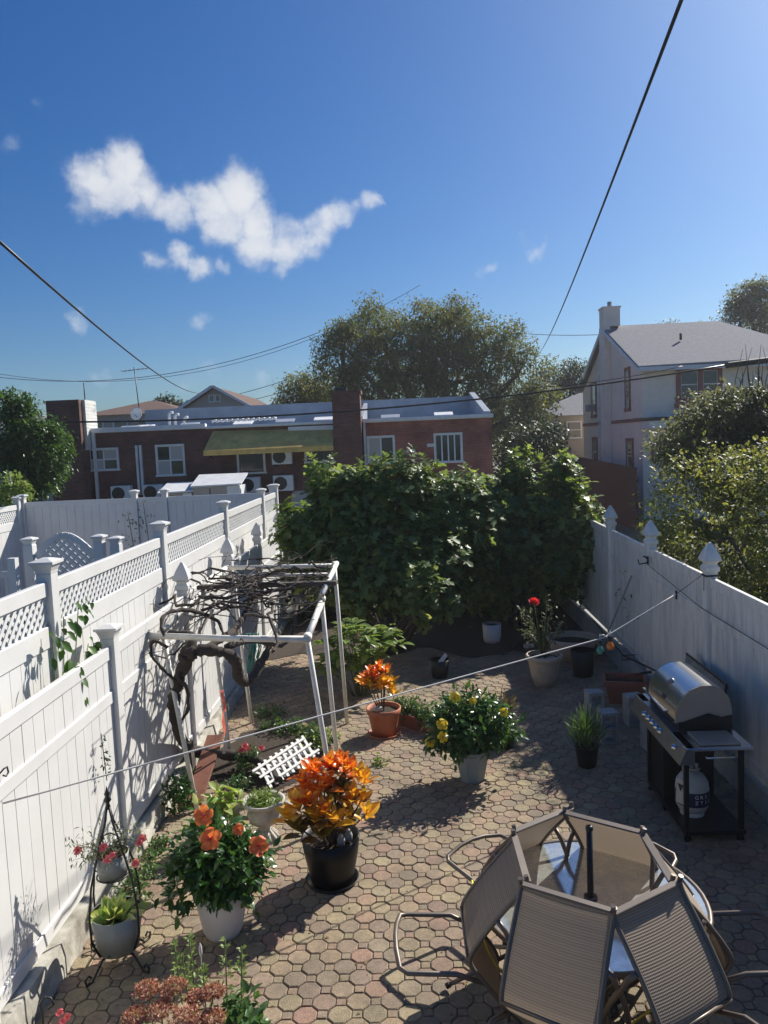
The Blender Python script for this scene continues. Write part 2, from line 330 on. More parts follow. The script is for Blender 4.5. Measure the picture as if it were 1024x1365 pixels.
def fence(root, P0, P1, posts, zb, zt, caps, m, um, mid=None, lat=None, pitch=.15, postw=.127, first_last=True, boards=True, bw=None):
    """posts: list of distances along P0->P1; zb, zt: functions of distance; local frame y = along"""
    P0, P1 = Vector((*P0, 0)), Vector((*P1, 0)); t = (P1-P0).normalized(); n = Vector((t.y, -t.x, 0))
    Fm = Matrix((n, t, Vector((0, 0, 1)))).transposed().to_4x4(); Fm.translation = P0; root.matrix_world = Fm
    for i, s in enumerate(posts):
        c = caps[i] if isinstance(caps, list) else caps
        top = zt(s)+.07
        po = MB().box2((-postw/2, s-postw/2, -.05), (postw/2, s+postw/2, top), .006).build('post', m, root)
        if c: sq_prof(MB(), CAPS[c], (0, s, top)).build('post_cap', m, po)
    nb = 0
    for a, b_ in zip(posts[:-1], posts[1:]):
        a += postw/2; b_ -= postw/2
        def seg(s): return zb(s), zt(s)
        rails = [(lambda s: zb(s)+.06, .12), (lambda s: zt(s)-.06, .12)]
        zones = []
        top_b = (lambda s: zt(s)-.12)
        if lat:
            rails.append((lambda s: zt(s)-lat-.12-.09, .18)); top_b = (lambda s: zt(s)-lat-.12-.18)
            zones = []
        if mid:
            rails.append((lambda s: mid(s), .11)); zones = [(lambda s: zb(s)+.12, lambda s: mid(s)-.055), (lambda s: mid(s)+.055, top_b)]
        else: zones = [(lambda s: zb(s)+.12, top_b)]
        for zf, h in rails: MB().bar((0, a, zf(a)), (0, b_, zf(b_)), .052, h, bev=.006).build('rail', m, root)
        k = max(1, round((b_-a)/pitch)); w = (b_-a)/k
        for z0, z1 in zones:
            MB().add([(.0, a, z0(a)), (.0, b_, z0(b_)), (.0, b_, z1(b_)), (.0, a, z1(a))], [(0, 1, 2, 3)]).build('backing_panel', m, root)
            for q in range(k):
                s = a+(q+.5)*w; zc = (z0(s)+z1(s))/2; h = z1(s)-z0(s)-.001
                if boards and nb < 298:
                    link('board', um, root, Matrix.Translation((rnd.gauss(0, .0007), s, zc))@Matrix.Diagonal((.024, w-.007, h, 1))); nb += 1
                elif boards: pass
        if lat:
            zl0, zl1 = (lambda s: zt(s)-.12-lat), (lambda s: zt(s)-.12); p = .098; ww = .034
            items = []
            for sg in (1, -1):
                s = a-lat if sg > 0 else a
                while s < b_+(lat if sg < 0 else 0):
                    s0, s1 = s, s+sg*lat; z0_, z1_ = zl0(s), zl1(s)
                    f0, f1 = 0., 1.
                    for e in (a, b_):
                        if (s0-e)*(s1-e) < 0:
                            f = (e-s0)/(s1-s0)
                            inside_low = (a <= s0 <= b_)
                            if inside_low: f1 = min(f1, f)
                            else: f0 = max(f0, f)
                    if f1-f0 > .08 and ((a-1e-3 <= s0+(s1-s0)*(f0+f1)/2 <= b_+1e-3)):
                        pa = Vector((.004*sg, s0+(s1-s0)*f0, z0_+(z1_-z0_)*f0)); pb = Vector((.004*sg, s0+(s1-s0)*f1, z0_+(z1_-z0_)*f1)); items.append((pa, pb))
                    s += p
            global LATN
            for pa, pb in items:
                LATN += 1
                tt = (pb-pa); ln = tt.length; tt.normalize(); M = Matrix((Vector((1, 0, 0)), tt, Vector((1, 0, 0)).cross(tt))).transposed().to_4x4(); M.translation = (pa+pb)/2
                if LATN <= 290: link('lattice_slat', um, root, M@Matrix.Diagonal((.0075, ln, ww, 1)))
                else: LATMB.bar(pa, pb, ww, .0075, up=(1, 0, 0))
LATN = 0; LATMB = MB()
lf = thing('vinyl_fence', 'sunlit white privacy fence along the left edge of the patio on a stained curb', 'fence')
fence(lf, (-2.75, 0), (-2.75, 18), [2.05, 4.45, 6.86, 9.25, 11.7, 14.1, 16.5], lambda s: .26-.012*(s-4.6)-.006*max(0, s-9), lambda s: 2.07-.004*(s-6), ['flare', 'flare', 'flat', 'gothic', 'gothic', 'gothic', 'gothic'], vinyl, unit, mid=lambda s: 1.60-.008*(s-7), pitch=.165)
nf = thing('lattice_topped_fence', 'tall white vinyl fence with a diagonal lattice top, behind the shorter left fence', 'fence')
LATN = 0; LATMB = MB()
fence(nf, (-3.0, 0), (-3.0, 18), [3.1, 6.27, 9.28, 12.64, 16.05, 17.8], lambda s: .2, lambda s: 2.775, 'flat', vinyl, unit, lat=.245, pitch=.17)
tag(LATMB.build('lattice_slats', vinyl, nf), kind='stuff')
# concrete curbs
cl = MB()
cl.add([(-2.92, 2, -.04), (-2.61, 2, -.04), (-2.66, 2, .27), (-2.92, 2, .27), (-2.92, 17.6, -.04), (-2.61, 17.6, -.04), (-2.66, 17.6, .05), (-2.92, 17.6, .05)], [(0, 1, 2, 3), (1, 5, 6, 2), (3, 2, 6, 7), (4, 7, 6, 5)])
curb_m = mat('painted_curb', (.52, .50, .44), .85, var=.2, vscale=7, bump=.5, bscale=18, dirt=(.13, .11, .08), dirt_amt=.95, dscale=2.6)
tag(cl.build('curb', curb_m), kind='structure')
cr_ = MB()
cr_.add([(3.37, 2, -.04), (3.75, 2, -.04), (3.75, 2, .17), (3.41, 2, .17), (3.37, 17.6, -.04), (3.75, 17.6, -.04), (3.75, 17.6, .38), (3.41, 17.6, .38)], [(0, 3, 2, 1), (0, 4, 7, 3), (3, 7, 6, 2), (4, 5, 6, 7)])
tag(cr_.build('curb', conc_grey), kind='structure')
rf = thing('vinyl_fence', 'shaded white fence with spear-shaped post caps, behind the grill on the right', 'fence')
fence(rf, (3.5, 0), (3.5, 18), [2.5, 4.63, 6.77, 8.90, 11.03, 13.16, 15.29, 17.5], lambda s: .20+.018*(s-4), lambda s: 2.09+.018*(s-8), 'gothic', vinyl_old, unit_old, mid=lambda s: 1.62+.02*(s-8), pitch=.155)
bf = thing('vinyl_fence', 'shaded white fence closing the far end of the yard behind the fig bushes', 'fence')
fence(bf, (-2.7, 17.6), (3.5, 17.6), [.05, 2.1, 4.15, 6.1], lambda s: .1, lambda s: 1.9, 'flat', vinyl_old, unit_old, pitch=.3)
nb_ = thing('vinyl_fence', 'plain solid white fence across the back of the left neighbour yard', 'fence')
fence(nb_, (-9.05, 18.0), (-3.05, 18.0), [0, 2.68, 3.40, 5.95], lambda s: .2, lambda s: 2.76, 'flat', vinyl, unit, pitch=.2)
sf = thing('lattice_topped_fence', 'white lattice-topped fence at the far left edge of the neighbour yard', 'fence')
LATN = 100; LATMB = MB()
fence(sf, (-9.1, 10), (-9.1, 18), [0, 2.6, 5.3, 7.85], lambda s: .2, lambda s: 2.72, 'flat', vinyl, unit, lat=.27, pitch=.2)
if LATMB.v: tag(LATMB.build('lattice_slats', vinyl, sf), kind='stuff')
# arched lattice gate and railing of the neighbour yard
gt = thing('garden_gate', 'white arched garden gate with diagonal lattice in the neighbour yard', 'gate', (0, 12, 0))
gx0, gx1, gz = -5.98, -4.86, 1.55
for x in (gx0, gx1):
    po = MB().box2((x-.075, -.075, 0), (x+.075, .075, 2.43), .006).build('post', vinyl, gt); sq_prof(MB(), CAPS['flat'][:], (x, 0, 2.43)).build('post_cap', vinyl, po)
ga = MB(); arc = [(gx0+.09+(gx1-gx0-.18)*k/12, 0, 2.22+.34*math.sin(PI*k/12)) for k in range(13)]
for p0, p1 in zip(arc[:-1], arc[1:]): ga.bar(p0, p1, .04, .1)
ga.build('arched_rail', vinyl, gt)
MB().box2((gx0+.08, -.02, gz-.06), (gx1-.08, .02, gz+.06)).build('rail', vinyl, gt)
MB().box2((gx0+.08, -.012, .15), (gx1-.08, .012, gz-.06)).build('panel', vinyl, gt)
for sg in (1, -1):
    for k in range(-10, 18):
        x0 = gx0+k*.135
        pts = []
        for q in range(21):
            x = x0+sg*q*.06; z = gz+.06+q*.06
            if gx0+.1 < x < gx1-.1 and z < 2.2+.34*math.sin(PI*(x-gx0-.09)/(gx1-gx0-.18)): pts.append((x, .006*sg, z))
        if len(pts) > 1: MB().bar(pts[0], pts[-1], .012, .045, up=(0, 0, 1)).build('lattice_slat', vinyl, gt)
gp = thing('fence_post', 'white square post with a flat cap just right of the arched gate', 'post', (-4.63, 12.1, 0))
MB().box2((-.075, -.075, 0), (.075, .075, 2.38)).build('shaft', vinyl, gp); sq_prof(MB(), CAPS['flat'], (0, 0, 2.38)).build('cap', vinyl, gp)
rl = thing('railing', 'low white vinyl railing left of the arched gate', 'railing', (0, 11.6, 0))
MB().box2((-6.9, -.03, 1.98), (-6.08, .03, 2.08)).build('top_rail', vinyl, rl); MB().box2((-6.9, -.025, 1.1), (-6.08, .025, 1.18)).build('bottom_rail', vinyl, rl)
for k in range(5): MB().box2((-6.85+k*.16, -.018, 1.18), (-6.80+k*.16, .018, 1.98)).build('baluster', vinyl, rl)
MB().box2((-6.12, -.06, 0), (-6.0, .06, 2.28)).build('post', vinyl, rl)
MB().box2((-7.0, -.05, 0), (-6.9, .05, 2.1)).build('post', vinyl, rl)

# ---------------------------------------------------------------- buildings
brick_d = brickmat('dark_brick', (.17, .066, .050), (.11, .047, .04), (.12, .10, .09))
brick_r = brickmat('red_brick', (.38, .115, .08), (.28, .085, .062), (.25, .20, .17))
white_trim = mat('white_trim', (.74, .75, .76), .5, var=.06, dirt=(.35, .35, .35), dirt_amt=.3)
silver_roof = mat('silver_roof_coating', (.42, .455, .51), .45, var=.2, vscale=1.2, dirt=(.25, .28, .32), dirt_amt=.5, dscale=1.0, metal=.25, bump=.3, bscale=8)
pane_m = mat('window_glass', (.03, .035, .04), .06, spec=.9)
curtain_m = mat('curtain', (.45, .45, .43), .9)
stucco = mat('pale_stucco', (.92, .79, .67), .9, var=.05, vscale=3, bump=.3, bscale=60, dirt=(.42, .36, .36), dirt_amt=.3, dscale=.8)
trim_red = mat('reddish_trim', (.26, .085, .07), .7, var=.1)
shingle = mat('grey_shingle', (.21, .21, .235), .95, var=.3, vscale=9, bump=.8, bscale=16, stretch=(1, 1, 3))
shingle_br = mat('brown_shingle', (.12, .068, .05), .95, var=.3, vscale=5, bump=.5, bscale=14)
siding = mat('siding', (.42, .38, .34), .8, var=.1)
def window(parent, M, w, h, fm, cols=2, rows=2, fw=.06, depth=.06, curt=False, bars=0, name='window', muntin=.025):
    """local: x across, z up, outward -y, origin bottom-left"""
    b = MB(); b.box2((-fw, -depth, 0), (0, .0, h)); b.box2((w, -depth, 0), (w+fw, 0, h)); b.box2((-fw, -depth-.01, h), (w+fw, 0, h+fw)); b.box2((-fw-.03, -depth-.03, -fw), (w+fw+.03, 0, 0))
    o = b.build(name, fm, parent, M)
    for c in range(cols):
        for r in range(rows):
            x0, x1 = w*c/cols, w*(c+1)/cols; z0, z1 = h*r/rows, h*(r+1)/rows
            y = -.012 if (r % 2 == 0) else -.02
            pb = MB(); pb.box2((x0+muntin, y, z0+muntin), (x1-muntin, y+.006, z1-muntin)); pb.build('pane', pane_m if not (curt and (c+r) % 2 == 0) else curtain_m, o)
    sb = MB()
    for c in range(cols):
        for r in range(rows):
            x0, x1 = w*c/cols, w*(c+1)/cols; z0, z1 = h*r/rows, h*(r+1)/rows; q = muntin
            sb.box2((x0, -.035, z0), (x0+q, 0, z1)); sb.box2((x1-q, -.035, z0), (x1, 0, z1)); sb.box2((x0+q, -.035, z0), (x1-q, 0, z0+q)); sb.box2((x0+q, -.035, z1-q), (x1-q, 0, z1))
    sb.build('sash', white_trim, o)
    if bars:
        gb = MB()
        for k in range(bars): x = w*(k+.5)/bars; gb.bar((x, -.09, 0), (x, -.09, h), .014, .014, up=(0, 1, 0))
        gb.bar((0, -.09, .02), (w, -.09, .02), .014, .02); gb.bar((0, -.09, h-.02), (w, -.09, h-.02), .014, .02); gb.build('security_bars', black_metal if bars > 8 else white_trim, o)
    return o
def MY(x, y, z): return Matrix.Translation((x, y, z))
def MXL(x, y, z): return Matrix.Translation((x, y, z))@Matrix.Rotation(-PI/2, 4, 'Z')     # faces -X; local x runs towards -Y
bb = thing('brick_row_building', 'low dark brick row building with silver flat roof and a chimney stack, beyond the yards', 'building', (0, 28, 0))
def bbx(name, a, b, m, bev=0): return MB().box2((a[0], a[1]-28, a[2]), (b[0], b[1]-28, b[2]), bev).build(name, m, bb)
bbx('wall', (-11.3, 28, -.06), (-1.43, 36.4, 4.60), brick_d); bbx('wall', (-1.42, 28.01, -.06), (3.25, 36.4, 4.62), brick_r)
roof = MB(); roof.add([(-11.28, .05, 4.62), (3.2, .05, 4.64), (3.2, 8, 4.74), (-11.28, 8, 4.74)], [(0, 1, 2, 3)]); roof.box2((-11.3, 6, 4.5), (3.25, 6.25, 5.70))
roof.add([(3.0, .1, 4.64), (3.24, .1, 4.64), (3.24, 5.99, 4.7), (3.0, 5.99, 4.7), (3.0, .1, 4.80), (3.24, .1, 4.80), (3.24, 5.99, 5.85), (3.0, 5.99, 5.85)], [(0, 4, 7, 3), (0, 1, 5, 4), (4, 5, 6, 7), (1, 2, 6, 5)])
roof.add([(-1.6, 1.2, 4.72), (-1.45, 1.2, 4.72), (-1.45, 5.99, 4.7), (-1.6, 5.99, 4.7), (-1.6, 1.2, 4.85), (-1.45, 1.2, 4.85), (-1.45, 5.99, 5.6), (-1.6, 5.99, 5.6)], [(0, 4, 7, 3), (0, 1, 5, 4), (4, 5, 6, 7), (1, 2, 6, 5)])
ro = roof.build('roof', silver_roof, bb)
for k, x in enumerate((-10.2, -9.8, -8.2, -5.9, -4.4, -3.0, -.4, 1.6)):
    MB().box((x, .8+.5*(k % 3), 4.78+.03*(k % 3)), (.7, .5, .04), (.25, 0, 0)).build('roof_sheet', white_trim if k % 2 else silver_roof, ro)
bbx('eave_gutter', (-11.3, 27.86, 4.60), (-7.1, 28.12, 4.78), white_trim, .02); bbx('eave_gutter', (-7.1, 27.86, 4.58), (-2.45, 28.12, 4.68), white_trim, .02); bbx('eave_gutter', (-1.4, 27.86, 4.56), (3.3, 28.12, 4.70), white_trim, .02)
bbx('fascia_board', (-4.1, 27.9, 4.36), (-2.47, 27.99, 4.53), white_trim)
for a, b_ in (((-2.42, 27.35, -.06), (-1.43, 28.2, 5.58)),):
    ch = bbx('chimney', a, b_, brick_d); MB().box2((-2.47, -.70, 5.58), (-1.38, .25, 5.70)).build('chimney_cap', brick_d, ch); MB().box2((-2.3, -.5, 5.70), (-1.9, .1, 5.84)).build('flue', black_metal, ch)
ch = bbx('party_wall', (-12.6, 27.3, -.06), (-11.42, 28.6, 5.80), brick_d)
glz = mat('glazed_white_brick', (.62, .62, .58), .5, var=.1, vscale=4)
gq = bbx('glazed_brick_edge', (-11.42, 27.6, 4.0), (-11.32, 28.6, 5.80), glz)
for k in range(14): MB().box2((-11.425, -.41, 4.03+k*.125), (-11.312, .605, 4.115+k*.125)).build('brick', glz, gq)
bbx('downspout', (-11.27, 27.85, .2), (-11.17, 27.96, 4.6), white_trim); bbx('downspout', (-1.38, 27.88, .2), (-1.30, 27.98, 4.55), white_trim)
for x in (-9.72, -9.58): bbx('pipe_cover', (x, 27.88, 2.3), (x+.08, 27.99, 4.1), white_trim)
for (x0, x1, z0, z1, c, r, cu, ba) in ((-11.42, -10.43, 3.27, 4.0, 2, 2, True, 0), (-8.95, -8.0, 2.98, 4.03, 2, 2, True, 0), (-5.98, -5.06, 2.95, 3.78, 1, 1, False, 11), (-3.5, -2.55, 3.25, 3.72, 1, 1, False, 10), (-1.22, -.32, 3.1, 4.02, 2, 1, True, 0), (1.2, 2.12, 3.05, 4.02, 4, 1, False, 0)):
    window(bb, Matrix.Translation((x0, 0 if x0 < -1.43 else .0, z0)), x1-x0, z1-z0, white_trim, c, r, curt=cu, bars=ba)
MB().box2((.9, -.09, 3.60), (1.15, 0, 3.72)).build('wall_lamp', white_trim, bb)
for x in (.18, .42): MB().lathe([(.01, -.05), (.05, 0), (.05, .06), (.01, .09)], 8, (x, -.1, 3.45)).build('flood_light', white_trim, bb)
bbx('wall_base', (-4.1, 27.94, 0), (-1.2, 28, 2.2), mat('pale_paint', (.40, .42, .45), .8, var=.1))
aw_m = mat('green_awning_canvas', (.72, .47, .14), .85, var=.18, vscale=2.5, dirt=(.16, .16, .06), dirt_amt=.5, dscale=3)
aw = thing('awning', 'long faded green canvas awning on the dark brick building', 'awning', (0, 28, 0))
MB().add([(-6.85, -.02, 4.5), (-2.45, -.02, 4.42), (-2.42, -1.0, 3.80), (-7.0, -1.0, 3.78), (-6.85, -.05, 4.46), (-2.45, -.05, 4.38), (-2.42, -1.0, 3.76), (-7.0, -1.0, 3.74)], [(0, 3, 2, 1), (4, 5, 6, 7), (0, 4, 7, 3), (1, 2, 6, 5), (3, 7, 6, 2)]).build('canvas', aw_m, aw)
MB().add([(-7.0, -1.01, 3.79), (-2.42, -1.01, 3.80), (-2.42, -1.03, 3.62), (-7.0, -1.03, 3.62)], [(0, 3, 2, 1)]).build('valance', aw_m, aw)
for x in (-6.9, -4.6, -2.5): MB().bar((x, 0, 3.5), (x, -.98, 3.76), .03, .03).build('support_arm', black_metal, aw)
def condenser(x, z, lab, w=.72, h=.56):
    t = thing('air_conditioner', lab, 'air conditioner', (x, 27.75, z), 0, 'outdoor air conditioner units on the brick building')
    MB().box2((0, -.15, 0), (w, .15, h), .015).build('casing', white_trim, t)
    b = MB(); c = (w*.38, -.155, h*.5); b.tube([(c[0]+h*.40*math.cos(a), -.16, c[2]+h*.40*math.sin(a)) for a in [2*PI*k/20 for k in range(20)]], .012, 5, closed=True)
    for rr in (.12, .2, .3): b.tube([(c[0]+h*rr*math.cos(a), -.16, c[2]+h*rr*math.sin(a)) for a in [2*PI*k/16 for k in range(16)]], .006, 4, closed=True)
    b.build('fan_guard', black_metal, t)
    MB().add([(c[0], -.153, c[2])]+[(c[0]+h*.39*math.cos(a), -.153, c[2]+h*.39*math.sin(a)) for a in [2*PI*k/16 for k in range(16)]], [(0, 1+(k+1) % 16, 1+k) for k in range(16)]).build('fan_opening', black_metal, t)
    MB().box2((.05, -.1, -.08), (.1, .24, 0)).build('bracket', black_metal, t); MB().box2((w-.1, -.1, -.08), (w-.05, .24, 0)).build('bracket', black_metal, t)
condenser(-4.70, 3.2, 'white outdoor air conditioner mounted highest, right under the green awning')
condenser(-4.70, 2.24, 'white outdoor air conditioner directly below another one, nearest the fig bush')
condenser(-5.9, 2.22, 'white outdoor air conditioner beside the larger storage shed, below the barred window')
condenser(-10.62, 2.1, 'white outdoor air conditioner below the leftmost small window of the brick building')
condenser(-9.45, 2.1, 'white outdoor air conditioner just right of the two vertical white pipe covers')
for (x0, x1, z0, z1, Y, lab) in ((-8.0, -6.95, 2.45, 2.72, 25, 'small low beige storage shed just left of a larger one'), (-6.9, -5.35, 2.62, 2.95, 25, 'larger pale storage shed with a white sloping lid in front of the brick building')):
    t = thing('storage_shed', lab, 'shed', (x0, Y, 0)); w = x1-x0
    MB().box2((0, 0, 0), (w*.72, 1.0, z0)).build('front_box', siding, t); MB().box2((w*.72, .0, 0), (w, 1.0, z0), 0).build('side_panel', white_trim, t)
    MB().box2((w*.35, -.015, .1), (w*.37, 0, z0-.05)).build('door_seam', black_metal, t)
    MB().add([(-.06, -.08, z0), (w+.06, -.08, z0+.03), (w+.06, 1.1, z1), (-.06, 1.1, z1), (-.06, -.08, z0+.05), (w+.06, -.08, z0+.08), (w+.06, 1.1, z1+.05), (-.06, 1.1, z1+.05)], [(0, 1, 2, 3), (4, 7, 6, 5), (0, 4, 5, 1), (1, 5, 6, 2), (3, 2, 6, 7), (0, 3, 7, 4)]).build('lid', white_trim, t)
# roof equipment
an = thing('roof_antenna', 'tall thin television antenna standing on the dark brick building roof', 'antenna', (-10.15, 30, 4.8))
MB().tube([(0, 0, 0), (-.12, 0, 2.35)], .02, 6).build('mast', black_metal, an)
b = MB(); b.tube([(-.62, 0, 2.2), (.42, 0, 2.28)], .012, 5)
for k in range(6): b.tube([(-.55+k*.17, -.3, 2.2+k*.015), (-.55+k*.17, .3, 2.2+k*.015)], .007, 4)
b.build('antenna_elements', black_metal, an)
sd = thing('satellite_dish', 'round white satellite dish on the brick building roof below the antenna', 'satellite dish', (-10.0, 29.2, 4.85))
D = Matrix.Translation((0, 0, .45))@Euler((R(80), 0, R(-15))).to_matrix().to_4x4()
MB().lathe([(.0, 0), (.12, .01), (.2, .035), (.25, .06), (.25, .07), (.2, .045), (0, .01)], 20).build('dish', white_trim, sd, D); MB().tube([(0, 0, 0), (0, .02, .45)], .02, 6).build('mast', black_metal, sd); MB().tube([(0, 0, .3), (0, -.3, .42)], .01, 5).build('feed_arm', black_metal, sd)
rv = thing('roof_vents', 'cluster of white curved vent pipes on the brick building roof edge', 'roof vent', (-8.7, 28.9, 4.7))
for dx, h in ((0, .5), (.22, .42), (.55, .3)): MB().tube([(dx, 0, 0), (dx, 0, h), (dx+.06, 0, h+.08), (dx+.16, 0, h+.08)], .05, 8).build('vent_pipe', white_trim, rv)
MB().tube([(-11.55, 28.2, 5.7), (-11.55, 28.2, 6.45)], .02, 5).build('roof_pipe', black_metal); tag(bpy.data.objects['roof_pipe'], 'thin dark pipe rising beside the white-edged party wall', 'pipe')
rp = thing('roll_of_roofing', 'white corrugated sheet roll lying along the brick building roof edge above the awning', 'roofing sheet', (-7.0, 28.5, 4.86))
for k in range(12): MB().tube([(k*.2, 0, 0), (k*.2+.1, 0, .05), (k*.2+.2, 0, 0)], .055, 6).build('ridge', white_trim, rp)
# houses behind
def gable_house(name, lab, x0, x1, y0, y1, ze, zr, axis, wm_, rm, oh=.35, z0=-.06):
    t = thing(name, lab, 'house', ((x0+x1)/2, y0, 0)); T = Matrix.Translation((-(x0+x1)/2, -y0, 0))
    xm, ym = (x0+x1)/2, (y0+y1)/2; b = MB()
    if axis == 'y':   # ridge along Y, gable faces viewer
        b.add([(x0, y0, z0), (x1, y0, z0), (x1, y0, ze), (xm, y0, zr), (x0, y0, ze), (x0, y1, z0), (x1, y1, z0), (x1, y1, ze), (xm, y1, zr), (x0, y1, ze)], [(0, 1, 2, 3, 4), (5, 9, 8, 7, 6), (0, 4, 9, 5), (1, 6, 7, 2)])
        sl = (zr-ze)/(xm-x0); e = oh; r = MB()
        for s, xe in ((-1, x0-oh), (1, x1+oh)):
            za = ze-sl*oh; th = .14
            r.add([(xe, y0-e, za), (xm, y0-e, zr+.02), (xm, y1+e, zr+.02), (xe, y1+e, za), (xe, y0-e, za+th), (xm, y0-e, zr+.02+th), (xm, y1+e, zr+.02+th), (xe, y1+e, za+th)], [(0, 1, 2, 3), (4, 7, 6, 5), (0, 4, 5, 1), (1, 5, 6, 2), (2, 6, 7, 3), (3, 7, 4, 0)])
    wo = b.build('wall', wm_, t, T); ro_ = r.build('roof', rm, t, T); return t, T
t, T = gable_house('gable_house', 'beige gabled house with two small attic windows peeking over the brick building roof', -12.6, -9.0, 45, 58, 6.3, 7.35, 'y', siding, shingle_br)
for k in range(2): window(t, T@Matrix.Translation((-11.1+k*.36, 44.98, 6.62)), .26, .36, white_trim, 1, 1, fw=.04)
MB().bar((-12.95, 44.6, 6.22), (-10.8, 44.6, 7.5), .08, .16).build('fascia', white_trim, t, T); MB().bar((-8.65, 44.6, 6.22), (-10.8, 44.6, 7.5), .08, .16).build('fascia', white_trim, t, T)
def hip_house(lab, x0, x1, y0, y1, ze, zr, wmat, rmat, nw=4):
    t = thing('hip_roof_house', lab, 'house', ((x0+x1)/2, y0, 0)); T = Matrix.Translation((-(x0+x1)/2, -y0, 0))
    MB().box2((x0, y0, -.06), (x1, y1, ze)).build('wall', wmat, t, T); o = .4; h = (y1-y0)/2
    ins = min(h, (x1-x0)/2-.3); ym = (y0+y1)/2
    MB().add([(x0-o, y0-o, ze), (x1+o, y0-o, ze), (x1+o, y1+o, ze), (x0-o, y1+o, ze), (x0+ins, ym, zr), (x1-ins, ym, zr)], [(0, 1, 5, 4), (1, 2, 5), (2, 3, 4, 5), (3, 0, 4), (3, 2, 1, 0)]).build('roof', rmat, t, T)
    for k in range(nw):
        x = x0+(x1-x0)*(k+.5)/nw-.4; window(t, T@Matrix.Translation((x, y0-.02, ze-1.35)), .8, .95, white_trim, 1, 2)
    return t, T
hip_house('brown-shingled hip roof house just left of the beige gabled house', -19.0, -13.1, 46, 54, 6.15, 7.15, siding, shingle_br)
hip_house('grey-brown hip roof house at the far left behind the leafy tree', -30, -22.5, 50, 60, 5.8, 6.9, siding, shingle)
hip_house('pale house with dark roof half hidden by leaves left of the pinkish house', 8.2, 15.5, 47, 54, 5.0, 6.5, mat('tan_wall', (.42, .38, .33), .9), shingle, 5)
# pale stucco house on the right
hs_ = thing('stucco_house', 'two-storey pale pinkish house with a grey shingle roof and reddish window trim, at the right', 'house', (10.5, 34, 0))
def hp(name, mb, m, parent=None): return mb.build(name, m, hs_ if parent is None else parent, Matrix.Translation((-10.5, -34, 0)) if parent is None else None)
X0, X1, Y0, Y1, ZE, ZR = 10.5, 16.0, 34.0, 45.0, 6.62, 9.0
b = MB(); b.add([(X0, Y0, -.06), (X0, Y1, -.06), (X0, Y1, 6.2), (X0, 39.5, ZR), (X0, Y0, ZE), (X1, Y0, -.06), (X1, Y1, -.06), (X1, Y1, 6.2), (X1, Y0, ZE)], [(0, 4, 3, 2, 1), (0, 5, 8, 4), (5, 6, 7, 8), (1, 2, 7, 6)]); hp('wall', b, stucco)
b = MB(); e = .28; rx = 16.6
rv_ = [(X0-e, Y0-.45, ZE-.12), (X0-e, 39.5, ZR+.05), (rx-.6, 39.5, ZR+.05), (18.6, Y0-.45, ZE+.02), (X0-e, 43.6, 7.0), (X0-e, 45.6, 6.25), (18.6, 45.6, 6.3), (rx-.6+1.2, 43.6, 7.0)]
b.add(rv_+[(x, y, z+.13) for x, y, z in rv_], [(0, 3, 2, 1), (8, 9, 10, 11), (1, 2, 7, 4), (9, 12, 15, 10), (4, 7, 6, 5), (12, 13, 14, 15), (0, 8, 11, 3), (0, 1, 9, 8), (1, 4, 12, 9), (4, 5, 13, 12), (3, 11, 10, 2), (2, 10, 15, 7), (7, 15, 14, 6), (3, 2, 7, 6), (11, 14, 15, 10)])
hp('roof', b, shingle)
for k in range(1): MB().tube([(13.1-10.5, 2.6, 8.0), (13.1-10.5, 2.6, 8.3)], .06, 8).build('roof_vent', black_metal, hs_)
hp('fascia', MB().box2((X0-e, Y0-.5, ZE-.22), (18.6, Y0-.44, ZE-.04)), white_trim)
hp('rake_board', MB().bar((X0-e-.02, Y0-.45, ZE-.16), (X0-e-.02, 39.5, ZR+.0), .06, .18), white_trim); hp('rake_board', MB().bar((X0-e-.02, 39.5, ZR+.0), (X0-e-.02, 43.6, 6.95), .06, .18), white_trim)
co_ = hp('chimney', MB().box2((X0-.32, 38.9, -.06), (X0-.02, 39.9, ZR+.1)).box2((X0-.32, 39.0, ZR+.1), (X0+.5, 39.8, 9.98)).box2((X0-.37, 38.95, 9.98), (X0+.55, 39.85, 10.06)), stucco)
MB().lathe([(.12, 0), (.12, .28)], 8, (.1, 5.4, 10.06), cap=True).build('chimney_pot', conc_grey, hs_)
hp('belt_trim', MB().box2((X0-.05, 34.0, 4.28), (X0, 38.85, 4.44)), trim_red); hp('belt_trim', MB().box2((X0-.05, 40.0, 4.28), (X0, 45, 4.44)), trim_red)
for (yc, w, z0, h, lab) in ((36.1, .5, 4.95, 1.7, 1), (42.4, .8, 4.85, 1.6, 1), (42.3, .8, 2.2, 1.3, 1), (35.9, .8, 2.1, 1.3, 1)):
    window(hs_, Matrix.Translation((-10.5, -34, 0))@MXL(X0, yc+w/2, z0), w, h, trim_red, 1, 2, fw=.16, depth=.05)
MB().box2((-.06, 5.9-.5, 7.3), (0, 6.1-.5+.1, 8.0)).build('attic_vent', trim_red, hs_)
MB().box2((-.42, 8.15, 5.05), (-.03, 8.65, 5.42), .02).build('window_air_conditioner', conc_grey, hs_)
window(hs_, Matrix.Translation((12.15-10.5, 0, 5.2)), .72, 1.15, trim_red, 1, 2, fw=.2, depth=.06); window(hs_, Matrix.Translation((13.1-10.5, 0, 5.2)), .62, 1.15, trim_red, 1, 2, fw=.2, depth=.055)
window(hs_, Matrix.Translation((10.95-10.5, 0, 2.6)), .4, .8, trim_red, 1, 2, fw=.1)
for x in (-.9+1.9+.65,): MB().box2((x-.3, -.25, 4.78), (x+2.0, -.06, 4.98)).build('flower_box', trim_red, hs_)
